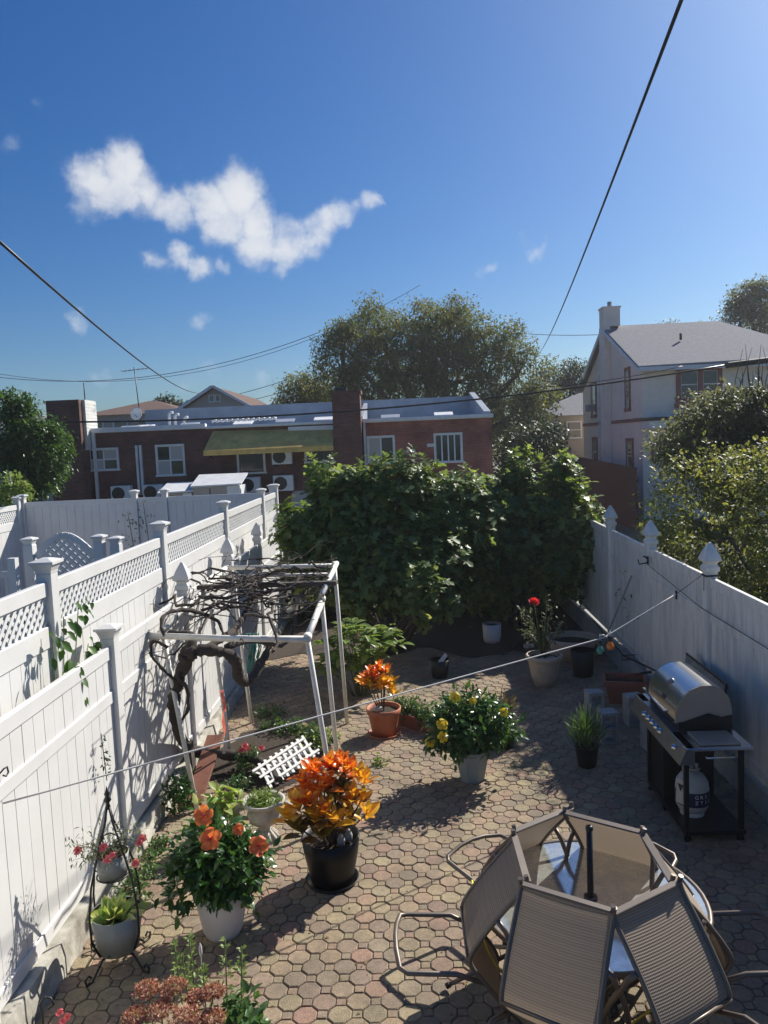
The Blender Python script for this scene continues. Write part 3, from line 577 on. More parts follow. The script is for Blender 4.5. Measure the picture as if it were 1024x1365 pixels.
hp('porch_roof', MB().box2((X0-.1, 32.9, 4.28), (13.0, 34, 4.42)), black_metal); hp('porch_fascia', MB().box2((X0-.05, 32.95, 3.95), (12.6, 33.99, 4.27)), white_trim)
hp('downspout', MB().bar((X0-.05, 41.2, .2), (X0-.05, 41.2, 6.9), .08, .08, up=(0, 1, 0)), white_trim)
rb = thing('brick_house', 'dark reddish house wall partly visible past the right end of the pale house', 'house', (17.5, 36, 0))
MB().box2((-1.4, 0, 0), (4, 6, 6.6)).build('wall', trim_red, rb); window(rb, Matrix.Translation((-1.0, 0, 4.9)), .9, 1.2, white_trim, 1, 2)
rfn = thing('board_fence', 'dark red board fence or low roof in front of the pale house', 'fence', (9.0, 30, 0))
redm = mat('dark_red_paint', (.10, .018, .016), .8, var=.15)
for k in range(56): MB().box2((-.02, k*.2, 0), (.02, k*.2+.19, 2.3+.005*k+.15)).build('board', redm, rfn)
MB().box2((.02, 0, .4), (.06, 11.2, .5)).build('rail', redm, rfn); MB().box2((.02, 0, 1.9), (.06, 11.2, 2.0)).build('rail', redm, rfn)
up_ = thing('utility_pole', 'wooden utility pole top rising out of the big tree behind the brick building', 'utility pole', (-3.3, 46, 0))
MB().tube([(0, 0, 0), (0, 0, 11.0)], [.17, .12], 10).build('shaft', bark, up_); MB().bar((-.1, 0, 10.6), (.1, 0, 10.6), .3, .12).build('cap_block', black_metal, up_)

# ---------------------------------------------------------------- foliage
def tpl(pts, fold=.25, droop=.25, wave=0):
    """leaf outline as [(y, halfwidth)], base at origin, +y to tip; triangles both sides of a folded midrib"""
    V = []; F = []
    for y, w in pts: z = -droop*y*y; V += [(-w, y, z+fold*w), (0, y, z), (w, y, z+fold*w)]
    for i in range(len(pts)-1):
        a = i*3; b = a+3
        for q in (0, 1):
            F += [(a+q, a+q+1, b+q+1), (a+q, b+q+1, b+q)]
    V = np.array(V, float); F = np.array(F); keep = [f for f in F if np.linalg.norm(np.cross(V[f[1]]-V[f[0]], V[f[2]]-V[f[0]])) > 1e-6]
    return V, np.array(keep)
L_OV = tpl([(0, 0), (.35, .24), (.72, .17), (1, 0)]); L_OV2 = tpl([(0, 0), (.25, .2), (.5, .27), (.78, .17), (1, 0)], .35, .35)
L_LONG = tpl([(0, 0), (.3, .11), (.65, .10), (1, 0)], .3, .3); L_GRASS = tpl([(0, .03), (.5, .03), (1, 0)], .2, .5)
L_SMALL = tpl([(0, 0), (.45, .26), (1, 0)], .3, .2)
L_CROT = tpl([(0, .02), (.22, .14), (.5, .19), (.78, .13), (1, 0)], .45, .3)
def lobed():
    a = [(0, 0), (.10, .12), (.42, .18), (.20, .30), (.56, .55), (.16, .60), (.27, .96), (0, 1.16)]
    P = [(0, .0, 0)]; pr = a[1:]; r = [(x, y) for x, y in pr]; l = [(-x, y) for x, y in pr[:-1]][::-1]
    ring = r+l; V = [(0, .5, 0)]+[(0, 0, 0)]+[(x, y, .22*abs(x)-.16*y*y) for x, y in ring]; n = len(ring)
    F = [(0, 1, 2)]+[(0, 2+i, 3+i) for i in range(n-1)]+[(0, 1+n, 1)]
    return np.array(V, float), np.array(F)
L_FIG = lobed()
def frames(D, U):
    D = D/np.linalg.norm(D, axis=1, keepdims=True); S = np.cross(D, U); S /= np.maximum(np.linalg.norm(S, axis=1, keepdims=True), 1e-6); Nn = np.cross(S, D)
    return np.stack([S, D, Nn], axis=2)
def leaf_cloud(name, parent, T, P, D, U, S, m, lim=0, part='leaf', kind='stuff', Tn=None):
    """T template, P positions, D axes, U up hints, S sizes. First lim nearest become leaf parts."""
    V, F = T; n = len(P); Mx = frames(D, U)*S[:, None, None]; tn = nr.random(n) if Tn is None else Tn
    o_ = np.array(parent.matrix_world.translation) if False else None
    idx = np.arange(n)
    if lim:
        base = parent.location if parent is not None else Vector((0, 0, 0))
        dist = np.linalg.norm(P+np.array([*base])-np.array([0, 0, CAMH]), axis=1); idx = np.argsort(dist)
        me = tri_mesh(part, V, F, None, m)
        for i in idx[:lim]:
            M = Matrix(Mx[i].tolist()).to_4x4(); M.translation = Vector(P[i]); link(part, me, parent, M)
        idx = idx[lim:]
    if len(idx):
        VV = np.einsum('nij,kj->nki', Mx[idx], V)+P[idx][:, None, :]; k = len(V)
        FF = (F[None]+(np.arange(len(idx))*k)[:, None, None]).reshape(-1, 3)
        me = tri_mesh(name, VV.reshape(-1, 3), FF, np.repeat(tn[idx], k), m); o = link(name, me, parent)
        if kind: o['kind'] = kind
        return o
def unitv(n): v = nr.normal(size=(n, 3)); return v/np.linalg.norm(v, axis=1, keepdims=True)
def lobes_points(lobes, n, lo=.72, upb=.0, gap=0):
    L_ = np.array([l[:6] for l in lobes], float); w = (L_[:, 3]*L_[:, 4]*L_[:, 5])**(2/3); w /= w.sum(); ch = nr.choice(len(L_), n, p=w)
    d = unitv(n); d[:, 2] += upb; d /= np.linalg.norm(d, axis=1, keepdims=True); r = lo+(1.04-lo)*nr.random(n)**.7
    P = L_[ch, :3]+d*L_[ch, 3:6]*r[:, None]
    # keep only points that are not deep inside another lobe
    deep = np.zeros(n, bool)
    for l in L_: deep |= (((P-l[:3])/l[3:6])**2).sum(1) < (lo*.8)**2
    q = ~deep
    if gap:
        s = 2.2/L_[:, 3:6].mean(); ph = nr.random((4, 3))*6.28; f = np.zeros(n)
        for i, m_ in enumerate((1, 1.7, 2.6, 3.7)):
            a = nr.normal(size=3); a /= np.linalg.norm(a); b_ = np.roll(a, 1); f += np.sin((P*s*m_)@a*2+ph[i, 0])*np.sin((P*s*m_)@b_*2+ph[i, 1])/m_**.6
        q &= f > np.quantile(f, gap)
    return P[q], d[q]
def tree(name, label, cat, base, lobes, ncl, lpc, lsize, m, T=L_SMALL, trunk_r=.15, spread=.35, group=None, lim=0, barkm=None, droop=.2, trunk_top=None, nb=26, lo=.6, upb=0, cpart='crown', gap=.22):
    t = thing(name, label, cat, base, 0, group); barkm = barkm or bark; C, dd = lobes_points(lobes, int(ncl*1.2), lo, upb, gap)
    n = len(C)*lpc; cs_ = np.repeat(nr.uniform(.55, 1.35, len(C)), lpc)[:, None]; P = np.repeat(C, lpc, 0)+unitv(n)*(nr.random((n, 1))**.45)*spread*1.5*cs_*np.array([1, 1, .75]); D = np.repeat(dd, lpc, 0)*.5+unitv(n)*.8; D[:, 2] -= droop
    U = unitv(n)*.45+np.array([0, 0, 1.]); S = lsize*nr.uniform(.65, 1.3, n)
    Tn = np.repeat(nr.random(len(C)), lpc)*.6+nr.random(n)*.4
    leaf_cloud(cpart, t, T, P, D, U, S, m, lim, Tn=Tn)
    b = MB(); top = Vector(trunk_top) if trunk_top else Vector((lobes[0][0]*.6, lobes[0][1]*.6, lobes[0][2]*.55))
    mid = top*.5+Vector((.12*trunk_r*6, 0, 0)); b.tube([(0, 0, -.1), mid, top], [trunk_r, trunk_r*.8, trunk_r*.62], 8)
    hubs = []
    for l in lobes:
        c = Vector(l[:3]); p1 = top.lerp(c, .5)+Vector((0, 0, -.1*(c-top).length)); b.tube([top, p1, c], [trunk_r*.5, trunk_r*.34, trunk_r*.2], 6); hubs.append(c)
    for i in range(min(nb, len(C))):
        c = Vector(C[rnd.randrange(len(C))]); h = min(hubs, key=lambda q: (q-c).length); md = h.lerp(c, .55)+Vector((rnd.uniform(-.1, .1), rnd.uniform(-.1, .1), rnd.uniform(-.15, .1)))
        b.tube([h, md, c], [trunk_r*.2, trunk_r*.12, trunk_r*.04], 5)
    b.build('trunk', barkm, t); return t, C
fm_syc = mat('sycamore_leaf', ramp=[(.065, .11, .03), (.11, .145, .035), (.08, .125, .035), (.19, .19, .05), (.07, .11, .03), (.14, .16, .045), (.26, .22, .055), (.08, .12, .035)], rough=.6, transl=.35)
fm_fig = mat('fig_leaf', ramp=[(.09, .16, .05), (.13, .20, .06), (.10, .175, .055), (.17, .25, .075), (.23, .31, .10), (.085, .15, .05), (.14, .215, .07), (.31, .38, .13)], rough=.42, transl=.48, spec=.4)
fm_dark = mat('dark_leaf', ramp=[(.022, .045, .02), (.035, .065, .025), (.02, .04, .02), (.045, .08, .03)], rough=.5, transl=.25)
fm_haze = mat('dull_green_leaf', ramp=[(.09, .12, .075), (.13, .155, .10), (.16, .18, .13), (.09, .11, .07), (.21, .23, .17)], rough=.5, transl=.42, spec=.35)
fm_bush = mat('olive_bush_leaf', ramp=[(.10, .14, .045), (.15, .19, .055), (.12, .15, .05), (.22, .25, .07), (.10, .13, .05), (.17, .20, .065), (.28, .30, .08), (.13, .15, .055)], rough=.5, transl=.48, spec=.35)
fm_green = mat('mid_green_leaf', ramp=[(.04, .10, .02), (.06, .14, .03), (.035, .085, .02), (.09, .18, .04)], rough=.42, transl=.35)
fm_hib = mat('hibiscus_leaf', ramp=[(.025, .075, .015), (.04, .11, .02), (.03, .09, .02), (.07, .16, .03)], rough=.3, transl=.32)
fm_light = mat('light_green_leaf', ramp=[(.14, .24, .05), (.20, .30, .07), (.12, .20, .05), (.28, .34, .10)], rough=.45, transl=.4)
fm_lime = mat('variegated_leaf', ramp=[(.45, .50, .12), (.18, .34, .06), (.50, .52, .22), (.12, .26, .05)], rough=.45, transl=.35)
def tree_at(name, label, cat, px, py_base_z, Y, lob, *a, **k): pass
# big sycamore behind the brick row
def LB(lst, Y, base):   # lobes from (px,py,r_px, depth offset)
    o = []
    for px, py, r, dy in lst:
        yy = Y+dy; p = at(px, py, yy); rr = r*yy/FPX*1.0; o.append((p.x-base[0], p.y-base[1], p.z-base[2], rr, rr*.95, rr*.85))
    return o
B0 = (2.0, 44, -.05)
tree('sycamore_tree', 'big olive-brown broad tree rising behind the brick row building', 'tree', B0, LB([(460, 462, 42, 0), (505, 440, 46, 2), (560, 450, 52, 0), (600, 440, 46, 1), (650, 465, 50, 0), (690, 500, 44, -1), (540, 500, 60, 1), (610, 510, 62, 0), (455, 500, 38, 1), (680, 560, 48, -2), (640, 560, 50, 0), (500, 515, 50, 2), (715, 535, 30, -1)], 44, B0), 1350, 62, .18, fm_syc, trunk_r=.42, spread=.50, nb=110, lo=.35, upb=.1, trunk_top=(0, 0, 4.0), gap=.24)
B0 = (-7.5, 47, -.05)
tree('brown_green_tree', 'smaller rounded brownish tree left of the big tree behind the chimney', 'tree', B0, LB([(400, 525, 28, 0), (425, 518, 26, 1), (385, 535, 20, 0), (415, 545, 30, 0)], 47, B0), 260, 44, .18, fm_syc, trunk_r=.2, spread=.38, nb=20, lo=.4)
B0 = (10.5, 58, -.05)
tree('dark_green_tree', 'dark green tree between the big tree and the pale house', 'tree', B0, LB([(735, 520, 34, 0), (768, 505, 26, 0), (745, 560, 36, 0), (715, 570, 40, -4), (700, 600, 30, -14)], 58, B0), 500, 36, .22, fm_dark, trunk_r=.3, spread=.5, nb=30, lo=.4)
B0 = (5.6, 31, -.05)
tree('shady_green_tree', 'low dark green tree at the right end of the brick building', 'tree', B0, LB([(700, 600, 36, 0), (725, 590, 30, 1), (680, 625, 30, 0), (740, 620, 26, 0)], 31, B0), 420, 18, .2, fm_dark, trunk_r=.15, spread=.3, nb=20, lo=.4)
B0 = (26.5, 56, -.05)
tree('tall_ragged_tree', 'tall ragged grey-green tree at the right edge above the roof', 'tree', B0, LB([(1000, 400, 26, 0), (985, 425, 20, 0), (1020, 430, 26, 0), (955, 450, 16, 0), (990, 465, 26, 0), (1015, 385, 16, 0), (1030, 470, 28, 0), (895, 440, 9, 0), (935, 442, 9, 2)], 56, B0), 420, 40, .22, fm_haze, trunk_r=.3, spread=.55, nb=40, lo=.35)
B0 = (-18.0, 60, -.05)
tree('distant_tree', 'small distant green tree between the brown roof and the beige gable', 'tree', B0, LB([(220, 540, 14, 0), (238, 545, 10, 0), (205, 545, 10, 0)], 60, B0), 110, 16, .35, fm_dark, trunk_r=.2, spread=.35, nb=8, lo=.3)
B0 = (-11.6, 23, -.05)
tree('leafy_tree', 'bright leafy green tree at the left beside the tall party wall', 'tree', B0, LB([(40, 580, 34, 0), (20, 555, 22, 0), (60, 610, 34, 0), (35, 640, 40, 0), (70, 575, 18, 0), (12, 600, 30, 0), (30, 535, 12, 0), (12, 528, 8, 0)], 23, B0), 620, 20, .15, fm_green, trunk_r=.12, spread=.2, nb=30, lo=.35)
B0 = (-11.4, 20, -.05)
tree('young_shrub', 'yellow-green shrub in front of the leafy tree at the far left fence', 'shrub', B0, LB([(18, 645, 14, 0), (30, 655, 14, 0), (10, 660, 14, 0)], 20, B0), 70, 14, .12, fm_light, trunk_r=.04, spread=.12, nb=8)
lp = thing('lattice_screen', 'grey green lattice screen with a metal post at the far left', 'lattice screen', (-11.3, 21, 0))
MB().tube([(.45, 0, 0), (.45, 0, 3.45)], .05, 8).build('post', conc_grey, lp); MB().bar((-1, 0, 3.15), (.42, 0, 3.2), .03, .06).build('rail', conc_grey, lp)
for sg in (1, -1):
    for k in range(9):
        x = -1+k*.17; MB().bar((x if sg > 0 else x+.6, .0+.01*sg, 2.0), (x+.6 if sg > 0 else x, .01*sg, 3.1), .012, .025).build('lattice_slat', fm_dark, lp)
# right neighbour bush and hazy tree
B0 = (6.55, 11.6, -.05)
bush, _ = tree('olive_bush', 'large olive-green rounded bush beyond the right fence', 'bush', B0, [(-1.6, .2, 2.2, 1.35, 1.5, 1.45), (-.3, .4, 2.5, 1.5, 1.6, 1.3), (1.1, .2, 2.4, 1.6, 1.8, 1.35), (2.4, 0, 2.2, 1.5, 1.8, 1.4), (-1.2, -.8, 1.4, 1.3, 1.4, 1.2), (.4, -1.2, 1.6, 1.5, 1.4, 1.2), (-2.0, .6, 1.3, 1.0, 1.4, 1.1), (-.6, 2.2, 2.0, 1.8, 1.6, 1.5), (0, 0, .8, 2.6, 2.2, 1.0)], 2300, 32, .08, fm_bush, T=L_OV, trunk_r=.12, spread=.16, nb=50, lo=.5, upb=.15)
B0 = (7.0, 14.6, -.05)
tree('grey_green_tree', 'grey-green small-leaved tree in front of the pale house', 'tree', B0, LB([(937, 548, 26, -1.0), (915, 566, 26, -1.2), (962, 535, 24, -.6), (950, 562, 44, 0), (985, 548, 42, 0), (905, 592, 34, -.6), (1020, 556, 46, 0), (960, 610, 60, 0), (1010, 600, 60, 0), (935, 560, 26, .5), (905, 605, 34, 0), (1060, 560, 60, 0), (1110, 580, 60, 0)], 14.6, B0), 1300, 20, .085, fm_haze, T=L_OV, trunk_r=.1, spread=.17, nb=60, lo=.35)
b = MB()
for k in range(34):
    x = rnd.uniform(6.1, 7.6); z0 = 4.2; dx = rnd.uniform(-.3, .3); b.tube([(x, 14.5, z0), (x+dx*.5, 14.5, z0+.5), (x+dx, 14.5+rnd.uniform(-.2, .2), z0+rnd.uniform(.6, 1.15))], [.012, .008, .003], 4)
bt = b.build('bare_branches', bark); tag(bt, 'thin bare reddish branches sticking up from the grey-green tree at the right edge', 'branches')
# fig bushes at the end of the yard
stem_br_m = mat('young_twig', (.12, .10, .05), .8)
def figbush(label, base, lobes, nsh, lim, seed):
    t = thing('fig_bush', label, 'bush', base, 0, None)
    C, dd = lobes_points(lobes, nsh, .6, .15, .34); q = C[:, 2] > .35; C, dd = C[q], dd[q]
    k = 9; n = len(C)*k; a = nr.random(n)*2*PI; ax = np.repeat(dd*.55+np.array([0, 0, .75]), k, 0); ax /= np.linalg.norm(ax, axis=1, keepdims=True)
    e1 = np.cross(ax, np.array([.3, .9, .1])); e1 /= np.linalg.norm(e1, axis=1, keepdims=True); e2 = np.cross(ax, e1)
    el = nr.uniform(-.45, .6, n)[:, None]; D = (e1*np.cos(a)[:, None]+e2*np.sin(a)[:, None])+ax*el
    P = np.repeat(C, k, 0)+ax*nr.uniform(-.32, .16, n)[:, None]+D*.04; S = nr.uniform(.10, .24, n)
    U = ax+unitv(n)*.35
    leaf_cloud('foliage', t, L_FIG, P, D, U, S, fm_fig, lim)
    # long young shoots sticking out of the crown
    up = np.argsort(-(C[:, 2]+dd[:, 2]*.8+nr.normal(size=len(C))*.45))[:int(len(C)*.10)]; m9 = 11; S0 = C[up]; sd_ = dd[up]*.75+np.array([0, 0, .8])+nr.normal(size=(len(up), 3))*.22; sd_ /= np.linalg.norm(sd_, axis=1, keepdims=True)
    ln_ = nr.uniform(.12, .38, len(up)); f9 = np.tile(np.linspace(.25, 1, m9), len(up)); a9 = np.tile(np.arange(m9)*2.4, len(up))+np.repeat(nr.random(len(up))*6, m9); AX = np.repeat(sd_, m9, 0)
    g1 = np.cross(AX, np.array([.2, .95, .1])); g1 /= np.linalg.norm(g1, axis=1, keepdims=True); g2 = np.cross(AX, g1)
    P9 = np.repeat(S0, m9, 0)+AX*(f9*np.repeat(ln_, m9))[:, None]; D9 = g1*np.cos(a9)[:, None]+g2*np.sin(a9)[:, None]+AX*(f9**3*1.1)[:, None]
    leaf_cloud('shoot_leaves', t, L_FIG, P9, D9, AX+unitv(len(AX))*.25, nr.uniform(.12, .21, len(P9))*(1.15-.45*f9), fm_fig)
    sb = MB()
    for p_0, d_0, l_0 in zip(S0, sd_, ln_): sb.tube([Vector(p_0)-Vector(d_0)*.15, Vector(p_0)+Vector(d_0)*l_0], [.012, .005], 5)
    sb.build('shoots', stem_br_m, t)
    # older inner leaves, hanging
    n2 = int(n*.32); ch = nr.integers(0, len(C), n2); P2 = C[ch]*nr.uniform(.8, .97, (n2, 1))+nr.normal(size=(n2, 3))*.12; D2 = unitv(n2); D2[:, 2] -= .8
    leaf_cloud('inner_foliage', t, L_FIG, P2, D2, unitv(n2)+dd[ch], nr.uniform(.14, .24, n2), fm_fig)
    b = MB(); r_ = random.Random(seed)
    stems = []
    for s in range(7):
        a = r_.random()*2*PI; p = Vector((math.cos(a)*.25, math.sin(a)*.25, 0)); l = lobes[s % len(lobes)]; c = Vector(l[:3]); md = p.lerp(c, .5)+Vector((r_.uniform(-.2, .2), r_.uniform(-.2, .2), .1))
        b.tube([p-Vector((0, 0, .1)), md, c], [.055, .045, .025], 6); stems.append(c)
    for i in range(60):
        c = Vector(C[r_.randrange(len(C))]); h = min(stems, key=lambda q: (q-c).length); b.tube([h, h.lerp(c, .5)+Vector((0, 0, -.05)), c], [.02, .014, .007], 5)
    b.build('stems', bark, t); return t
B0 = (-.35, 14.0, 0)
figbush('large dark green fig bush with big lobed leaves, nearer the left fence', B0, LB([(632, 690, 34, .5), (640, 735, 34, .5), (618, 662, 24, .3), (470, 795, 26, -1.0), (590, 790, 26, -.8), (455, 679, 48, 0), (410, 694, 36, .1), (520, 674, 52, 0), (580, 684, 50, .2), (440, 644, 26, 0), (490, 654, 26, 0), (535, 642, 24, 0), (575, 646, 24, .2), (410, 724, 40, 0), (470, 734, 52, -.3), (530, 739, 54, -.5), (585, 739, 42, -.4), (500, 779, 34, -1.0), (560, 789, 28, -1.2), (455, 769, 30, -.6), (600, 774, 26, -.4), (540, 764, 34, -.9), (610, 704, 40, .2), (395, 749, 26, 0), (430, 764, 30, -.2), (385, 709, 18, 0), (420, 626, 9, 0), (530, 620, 8, 0), (565, 624, 9, 0), (600, 654, 20, .1), (620, 749, 26, 0)], 14, B0), 1350, 290, 1)
B0 = (2.25, 15.2, 0)
figbush('dark green fig bush with big lobed leaves, nearer the right fence', B0, LB([(640, 672, 26, 0), (650, 785, 26, 0), (680, 684, 46, 0), (730, 684, 44, 0), (765, 694, 36, -.3), (650, 704, 36, 0), (690, 639, 20, 0), (740, 644, 22, 0), (690, 614, 9, 0), (745, 622, 9, 0), (790, 689, 20, -.5), (655, 662, 18, 0), (775, 654, 14, -.2), (690, 729, 44, -.2), (740, 734, 40, -.4), (780, 724, 24, -.6), (665, 769, 34, 0), (720, 774, 32, -.3), (640, 734, 34, .3), (630, 774, 34, .5), (690, 789, 24, .2), (755, 769, 24, -.2)], 15.2, B0), 900, 260, 2)
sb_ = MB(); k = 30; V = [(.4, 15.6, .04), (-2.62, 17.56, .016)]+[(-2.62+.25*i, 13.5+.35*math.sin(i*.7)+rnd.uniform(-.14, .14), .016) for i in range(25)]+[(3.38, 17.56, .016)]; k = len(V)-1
tag(sb_.add(V, [(0, 1+i, 1+(i+1) % k) for i in range(k)], True).build('shade_soil', soil), kind='structure')  # dark soil sheet standing in for the deep shade beneath the figs
tree('added_dark_shrubs', 'low dark shrubs added as a shade mass under and behind the fig bushes', 'shrub', (.4, 16.7, 0), [(-2.3, 0, .7, .8, .45, .9), (-1.2, .1, .6, .8, .5, .85), (0, 0, .7, .8, .5, .95), (1.0, .1, .65, .8, .5, .9), (1.9, 0, .8, .8, .5, 1.0), (2.5, -.3, .55, .5, .5, .6)], 620, 14, .13, fm_dark, T=L_OV, trunk_r=.04, spread=.1, nb=30, lo=.3, gap=0, cpart='foliage')  # invented shrubs, put in to blacken the gap below the fig foliage
# ---------------------------------------------------------------- cables
def cable(label, pts, r, sag, name='cable', m=black_metal, n=24):
    a, b_ = Vector(pts[0]), Vector(pts[-1]); P = []
    for k in range(n+1): s = k/n; p = a.lerp(b_, s); p.z -= sag*4*s*(1-s); P.append(p)
    o = MB().tube(P, r, 6).build(name, m); return tag(o, label, 'cable')
cable('steep black cable crossing the sky at the right down towards the far trees', [at(916, -20, 5), at(716, 474, 46)], .013, .35)
cable('black cable sloping down from the left edge to the beige gable', [at(-12, 312, 7), at(274, 523, 44.5)], .015, .5)
cable('thick black cable sagging across the whole view in front of the brick building', [at(-10, 562, 25.5), at(972, 486, 25.5)], .03, .55)
cable('heavy black cable splice at the right edge in front of the pale house', [at(968, 487, 25.45), at(1040, 478, 25.45)], .10, 0)
cable('thin black cable just below the thick one, in front of the pale house', [at(690, 518, 25), at(910, 488, 25)], .012, .12)
cable('faint thin cable high above the roofs at the left', [at(-10, 502, 60), at(425, 443, 60)], .022, 1.6)
cable('thin cable just below the faint high one at the left', [at(-10, 497, 62), at(560, 380, 62)], .018, 3.2)
cable('thin distant cable above the beige gable and small brown tree', [at(290, 532, 60), at(440, 485, 60)], .022, .2)
cable('thin distant cable between the big tree and the pale house roof', [at(690, 444, 60), at(800, 446, 60)], .022, .1)
cable('lower thin distant cable running to the small brown tree', [at(300, 540, 58), at(440, 502, 58)], .02, .2)
# ---------------------------------------------------------------- pots and plants
black_glaze = mat('black_glazed_pot', (.006, .006, .007), .4, spec=.3, var=.2)
pot_white = mat('cream_pot', (.70, .66, .63), .55, var=.05, dirt=(.45, .40, .34), dirt_amt=.25, dscale=6)
pot_beige = mat('beige_pot', (.46, .39, .31), .6, var=.08, dirt=(.25, .2, .15), dirt_amt=.4, dscale=7)
pot_blue = mat('blue_grey_pot', (.24, .30, .31), .55, var=.1, dirt=(.3, .3, .27), dirt_amt=.4, dscale=6)
pot_black = mat('black_plastic_pot', (.014, .014, .014), .5)
pot_grey = mat('grey_metal_pot', (.30, .32, .30), .6, var=.12, dirt=(.2, .18, .14), dirt_amt=.4, dscale=9)
stone_w = mat('weathered_stone', (.55, .52, .46), .85, var=.15, vscale=9, bump=.5, bscale=40, dirt=(.22, .19, .14), dirt_amt=.7, dscale=6)
stem_m = mat('green_stem', (.10, .13, .04), .7); stem_br = mat('brown_stem', (.10, .07, .045), .8)
cro_o = mat('croton_orange_leaf', ramp=[(.75, .16, .02), (.85, .28, .02), (.62, .07, .015), (.88, .42, .04), (.70, .10, .02), (.80, .22, .02), (.85, .45, .05), (.55, .05, .02)], rough=.3, transl=.4, rampnoise=.9, vscale=22, detail=3)
cro_y = mat('croton_yellow_leaf', ramp=[(.80, .42, .03), (.85, .55, .06), (.80, .30, .02), (.60, .48, .06), (.86, .50, .04), (.75, .25, .02)], rough=.3, transl=.4, rampnoise=.9, vscale=26, detail=3)
cro_d = mat('croton_dark_leaf', ramp=[(.07, .08, .015), (.12, .03, .015), (.22, .19, .03), (.06, .07, .015), (.16, .05, .015), (.30, .24, .04)], rough=.3, transl=.35, rampnoise=1.2, vscale=30, detail=3)
def pot(root, prof, m, soilz, thick=.015, n=28, sides=None, saucer=None, rimm=None, z0=0):
    n = sides or n; inner = [(max(.001, r-thick), z) for r, z in prof if z > soilz*.6][::-1]
    b = MB().lathe([(.001, 0)]+prof+[(prof[-1][0]-thick, prof[-1][1])]+inner[1:], n, (0, 0, z0), smooth=sides is None); b.build('pot', m, root)
    rs = np.interp(soilz, [p[1] for p in prof], [p[0] for p in prof])-thick*.5
    sb = MB(); k = 18; V = [(0, 0, soilz+.012+z0)]; F = []
    for i in range(k): a = 2*PI*i/k; V.append((rs*.6*math.cos(a), rs*.6*math.sin(a), z0+soilz+rnd.uniform(-.004, .014)))
    for i in range(k): a = 2*PI*i/k; V.append((rs*math.cos(a), rs*math.sin(a), z0+soilz-.004))
    for i in range(k): j = (i+1) % k; F += [(0, 1+i, 1+j), (1+i, 1+k+i, 1+k+j, 1+j)]
    sb.add(V, F, True).build('soil', soil, root)
    if saucer: MB().lathe([(.001, 0), (saucer*.92, 0), (saucer, .035), (saucer-.012, .035), (saucer*.9, .012), (.001, .012)], 28, (0, 0, .004)).build('saucer', m, root)
def stems(root, pts, r, m, base=(0, 0), name='stem', z0=.3):
    for p in pts:
        p = Vector(p); a = Vector((base[0]+p.x*.25+rnd.uniform(-.02, .02), base[1]+p.y*.25+rnd.uniform(-.02, .02), z0)); md = a.lerp(p, .5)+Vector((rnd.uniform(-.02, .02), rnd.uniform(-.02, .02), 0))
        MB().tube([a, md, p], [r, r*.8, r*.5], 6).build(name, m, root)
def rosettes(root, spec, size, z0, name='leaf'):
    """spec: (x,y,z, n, material, lean) -> individually modelled leaves"""
    mesh = {}
    for (x, y, z, n, m, ln) in spec:
        ax = Vector((x*ln, y*ln, 1)).normalized()
        for i in range(n):
            a = i*2.4+rnd.uniform(-.3, .3); el = .12+.92*(i/n)+rnd.uniform(-.12, .12)           # inner leaves upright, outer ones splayed
            d = Quaternion(ax, a)@(Quaternion(ax.orthogonal(), el)@ax); s = size*(.62+.5*(i/n))*rnd.uniform(.85, 1.15)
            P = Vector((x, y, z))-ax*(.10*(i/n)**1.2)+d*.01; up = ax
            sd = d.cross(up).normalized(); nn = sd.cross(d); w = rnd.uniform(1.0, 1.35)
            w *= 1.15; M = Matrix((sd*s*w, d*s, nn*s)).transposed().to_4x4(); M.translation = P
            mm = m if (i/n < .7 or m is cro_d) else (cro_d if rnd.random() < .45 else m)
            if mm.name not in mesh: mesh[mm.name] = tri_mesh(name, *L_CROT, None, mm, True)
            link(name, mesh[mm.name], root, M)
# large croton in black pot
t = thing('potted_croton', 'tallest croton with orange and yellow leaves in a big glossy black pot', 'potted plant', (-.76, 6.42, 0))
pot(t, [(.185, .03), (.20, .10), (.235, .27), (.255, .42)], black_glaze, .36, .018, 36, saucer=.235)
sp = []
for (x, y, z, n, m) in [(.02, .05, 1.03, 11, cro_o), (.16, .02, 1.02, 10, cro_o), (-.12, .08, .98, 11, cro_o), (.10, .16, 1.0, 10, cro_o), (-.02, -.08, .92, 9, cro_o), (.27, .02, .93, 9, cro_y), (.30, -.08, .78, 8, cro_y), (.22, -.12, .82, 8, cro_y), (.33, -.02, .62, 8, cro_y), (-.20, -.02, .90, 8, cro_o), (.12, -.04, .86, 8, cro_d),
                      (-.24, -.20, .80, 11, cro_y), (-.13, -.22, .83, 10, cro_o), (-.02, -.26, .76, 11, cro_y), (.06, -.27, .70, 9, cro_y), (-.32, -.20, .70, 9, cro_y), (-.22, -.26, .62, 8, cro_d), (-.05, -.28, .58, 8, cro_d), (.10, -.1, .66, 8, cro_d), (.18, -.05, .6, 8, cro_d), (-.12, -.12, .62, 7, cro_d), (0, .05, .8, 8, cro_d)]: sp.append((x, y, z, n, m, .7))
sp += [(x+rnd.uniform(-.07, .07), y+rnd.uniform(-.05, .05), z-rnd.uniform(.03, .09), max(6, n-3), (m if rnd.random() < .5 else cro_y), l_) for x, y, z, n, m, l_ in sp if z > .62 and rnd.random() < .55]
rosettes(t, sp, .178, .4); stems(t, [s[:3] for s in sp[::2]], .011, stem_br, z0=.36)
for (x, y) in ((.10, -.10), (.16, -.02)): MB().lathe([(.001, 0), (.03, .01), (.035, .06), (.02, .10), (.001, .115)], 10, (x, y, .37)).build('pebble', conc_grey, t)
MB().tube([(-.09, -.14, .40), (-.12, -.19, .44), (-.06, -.22, .45), (-.02, -.18, .42)], .012, 6).build('bent_stem', stem_br, t)
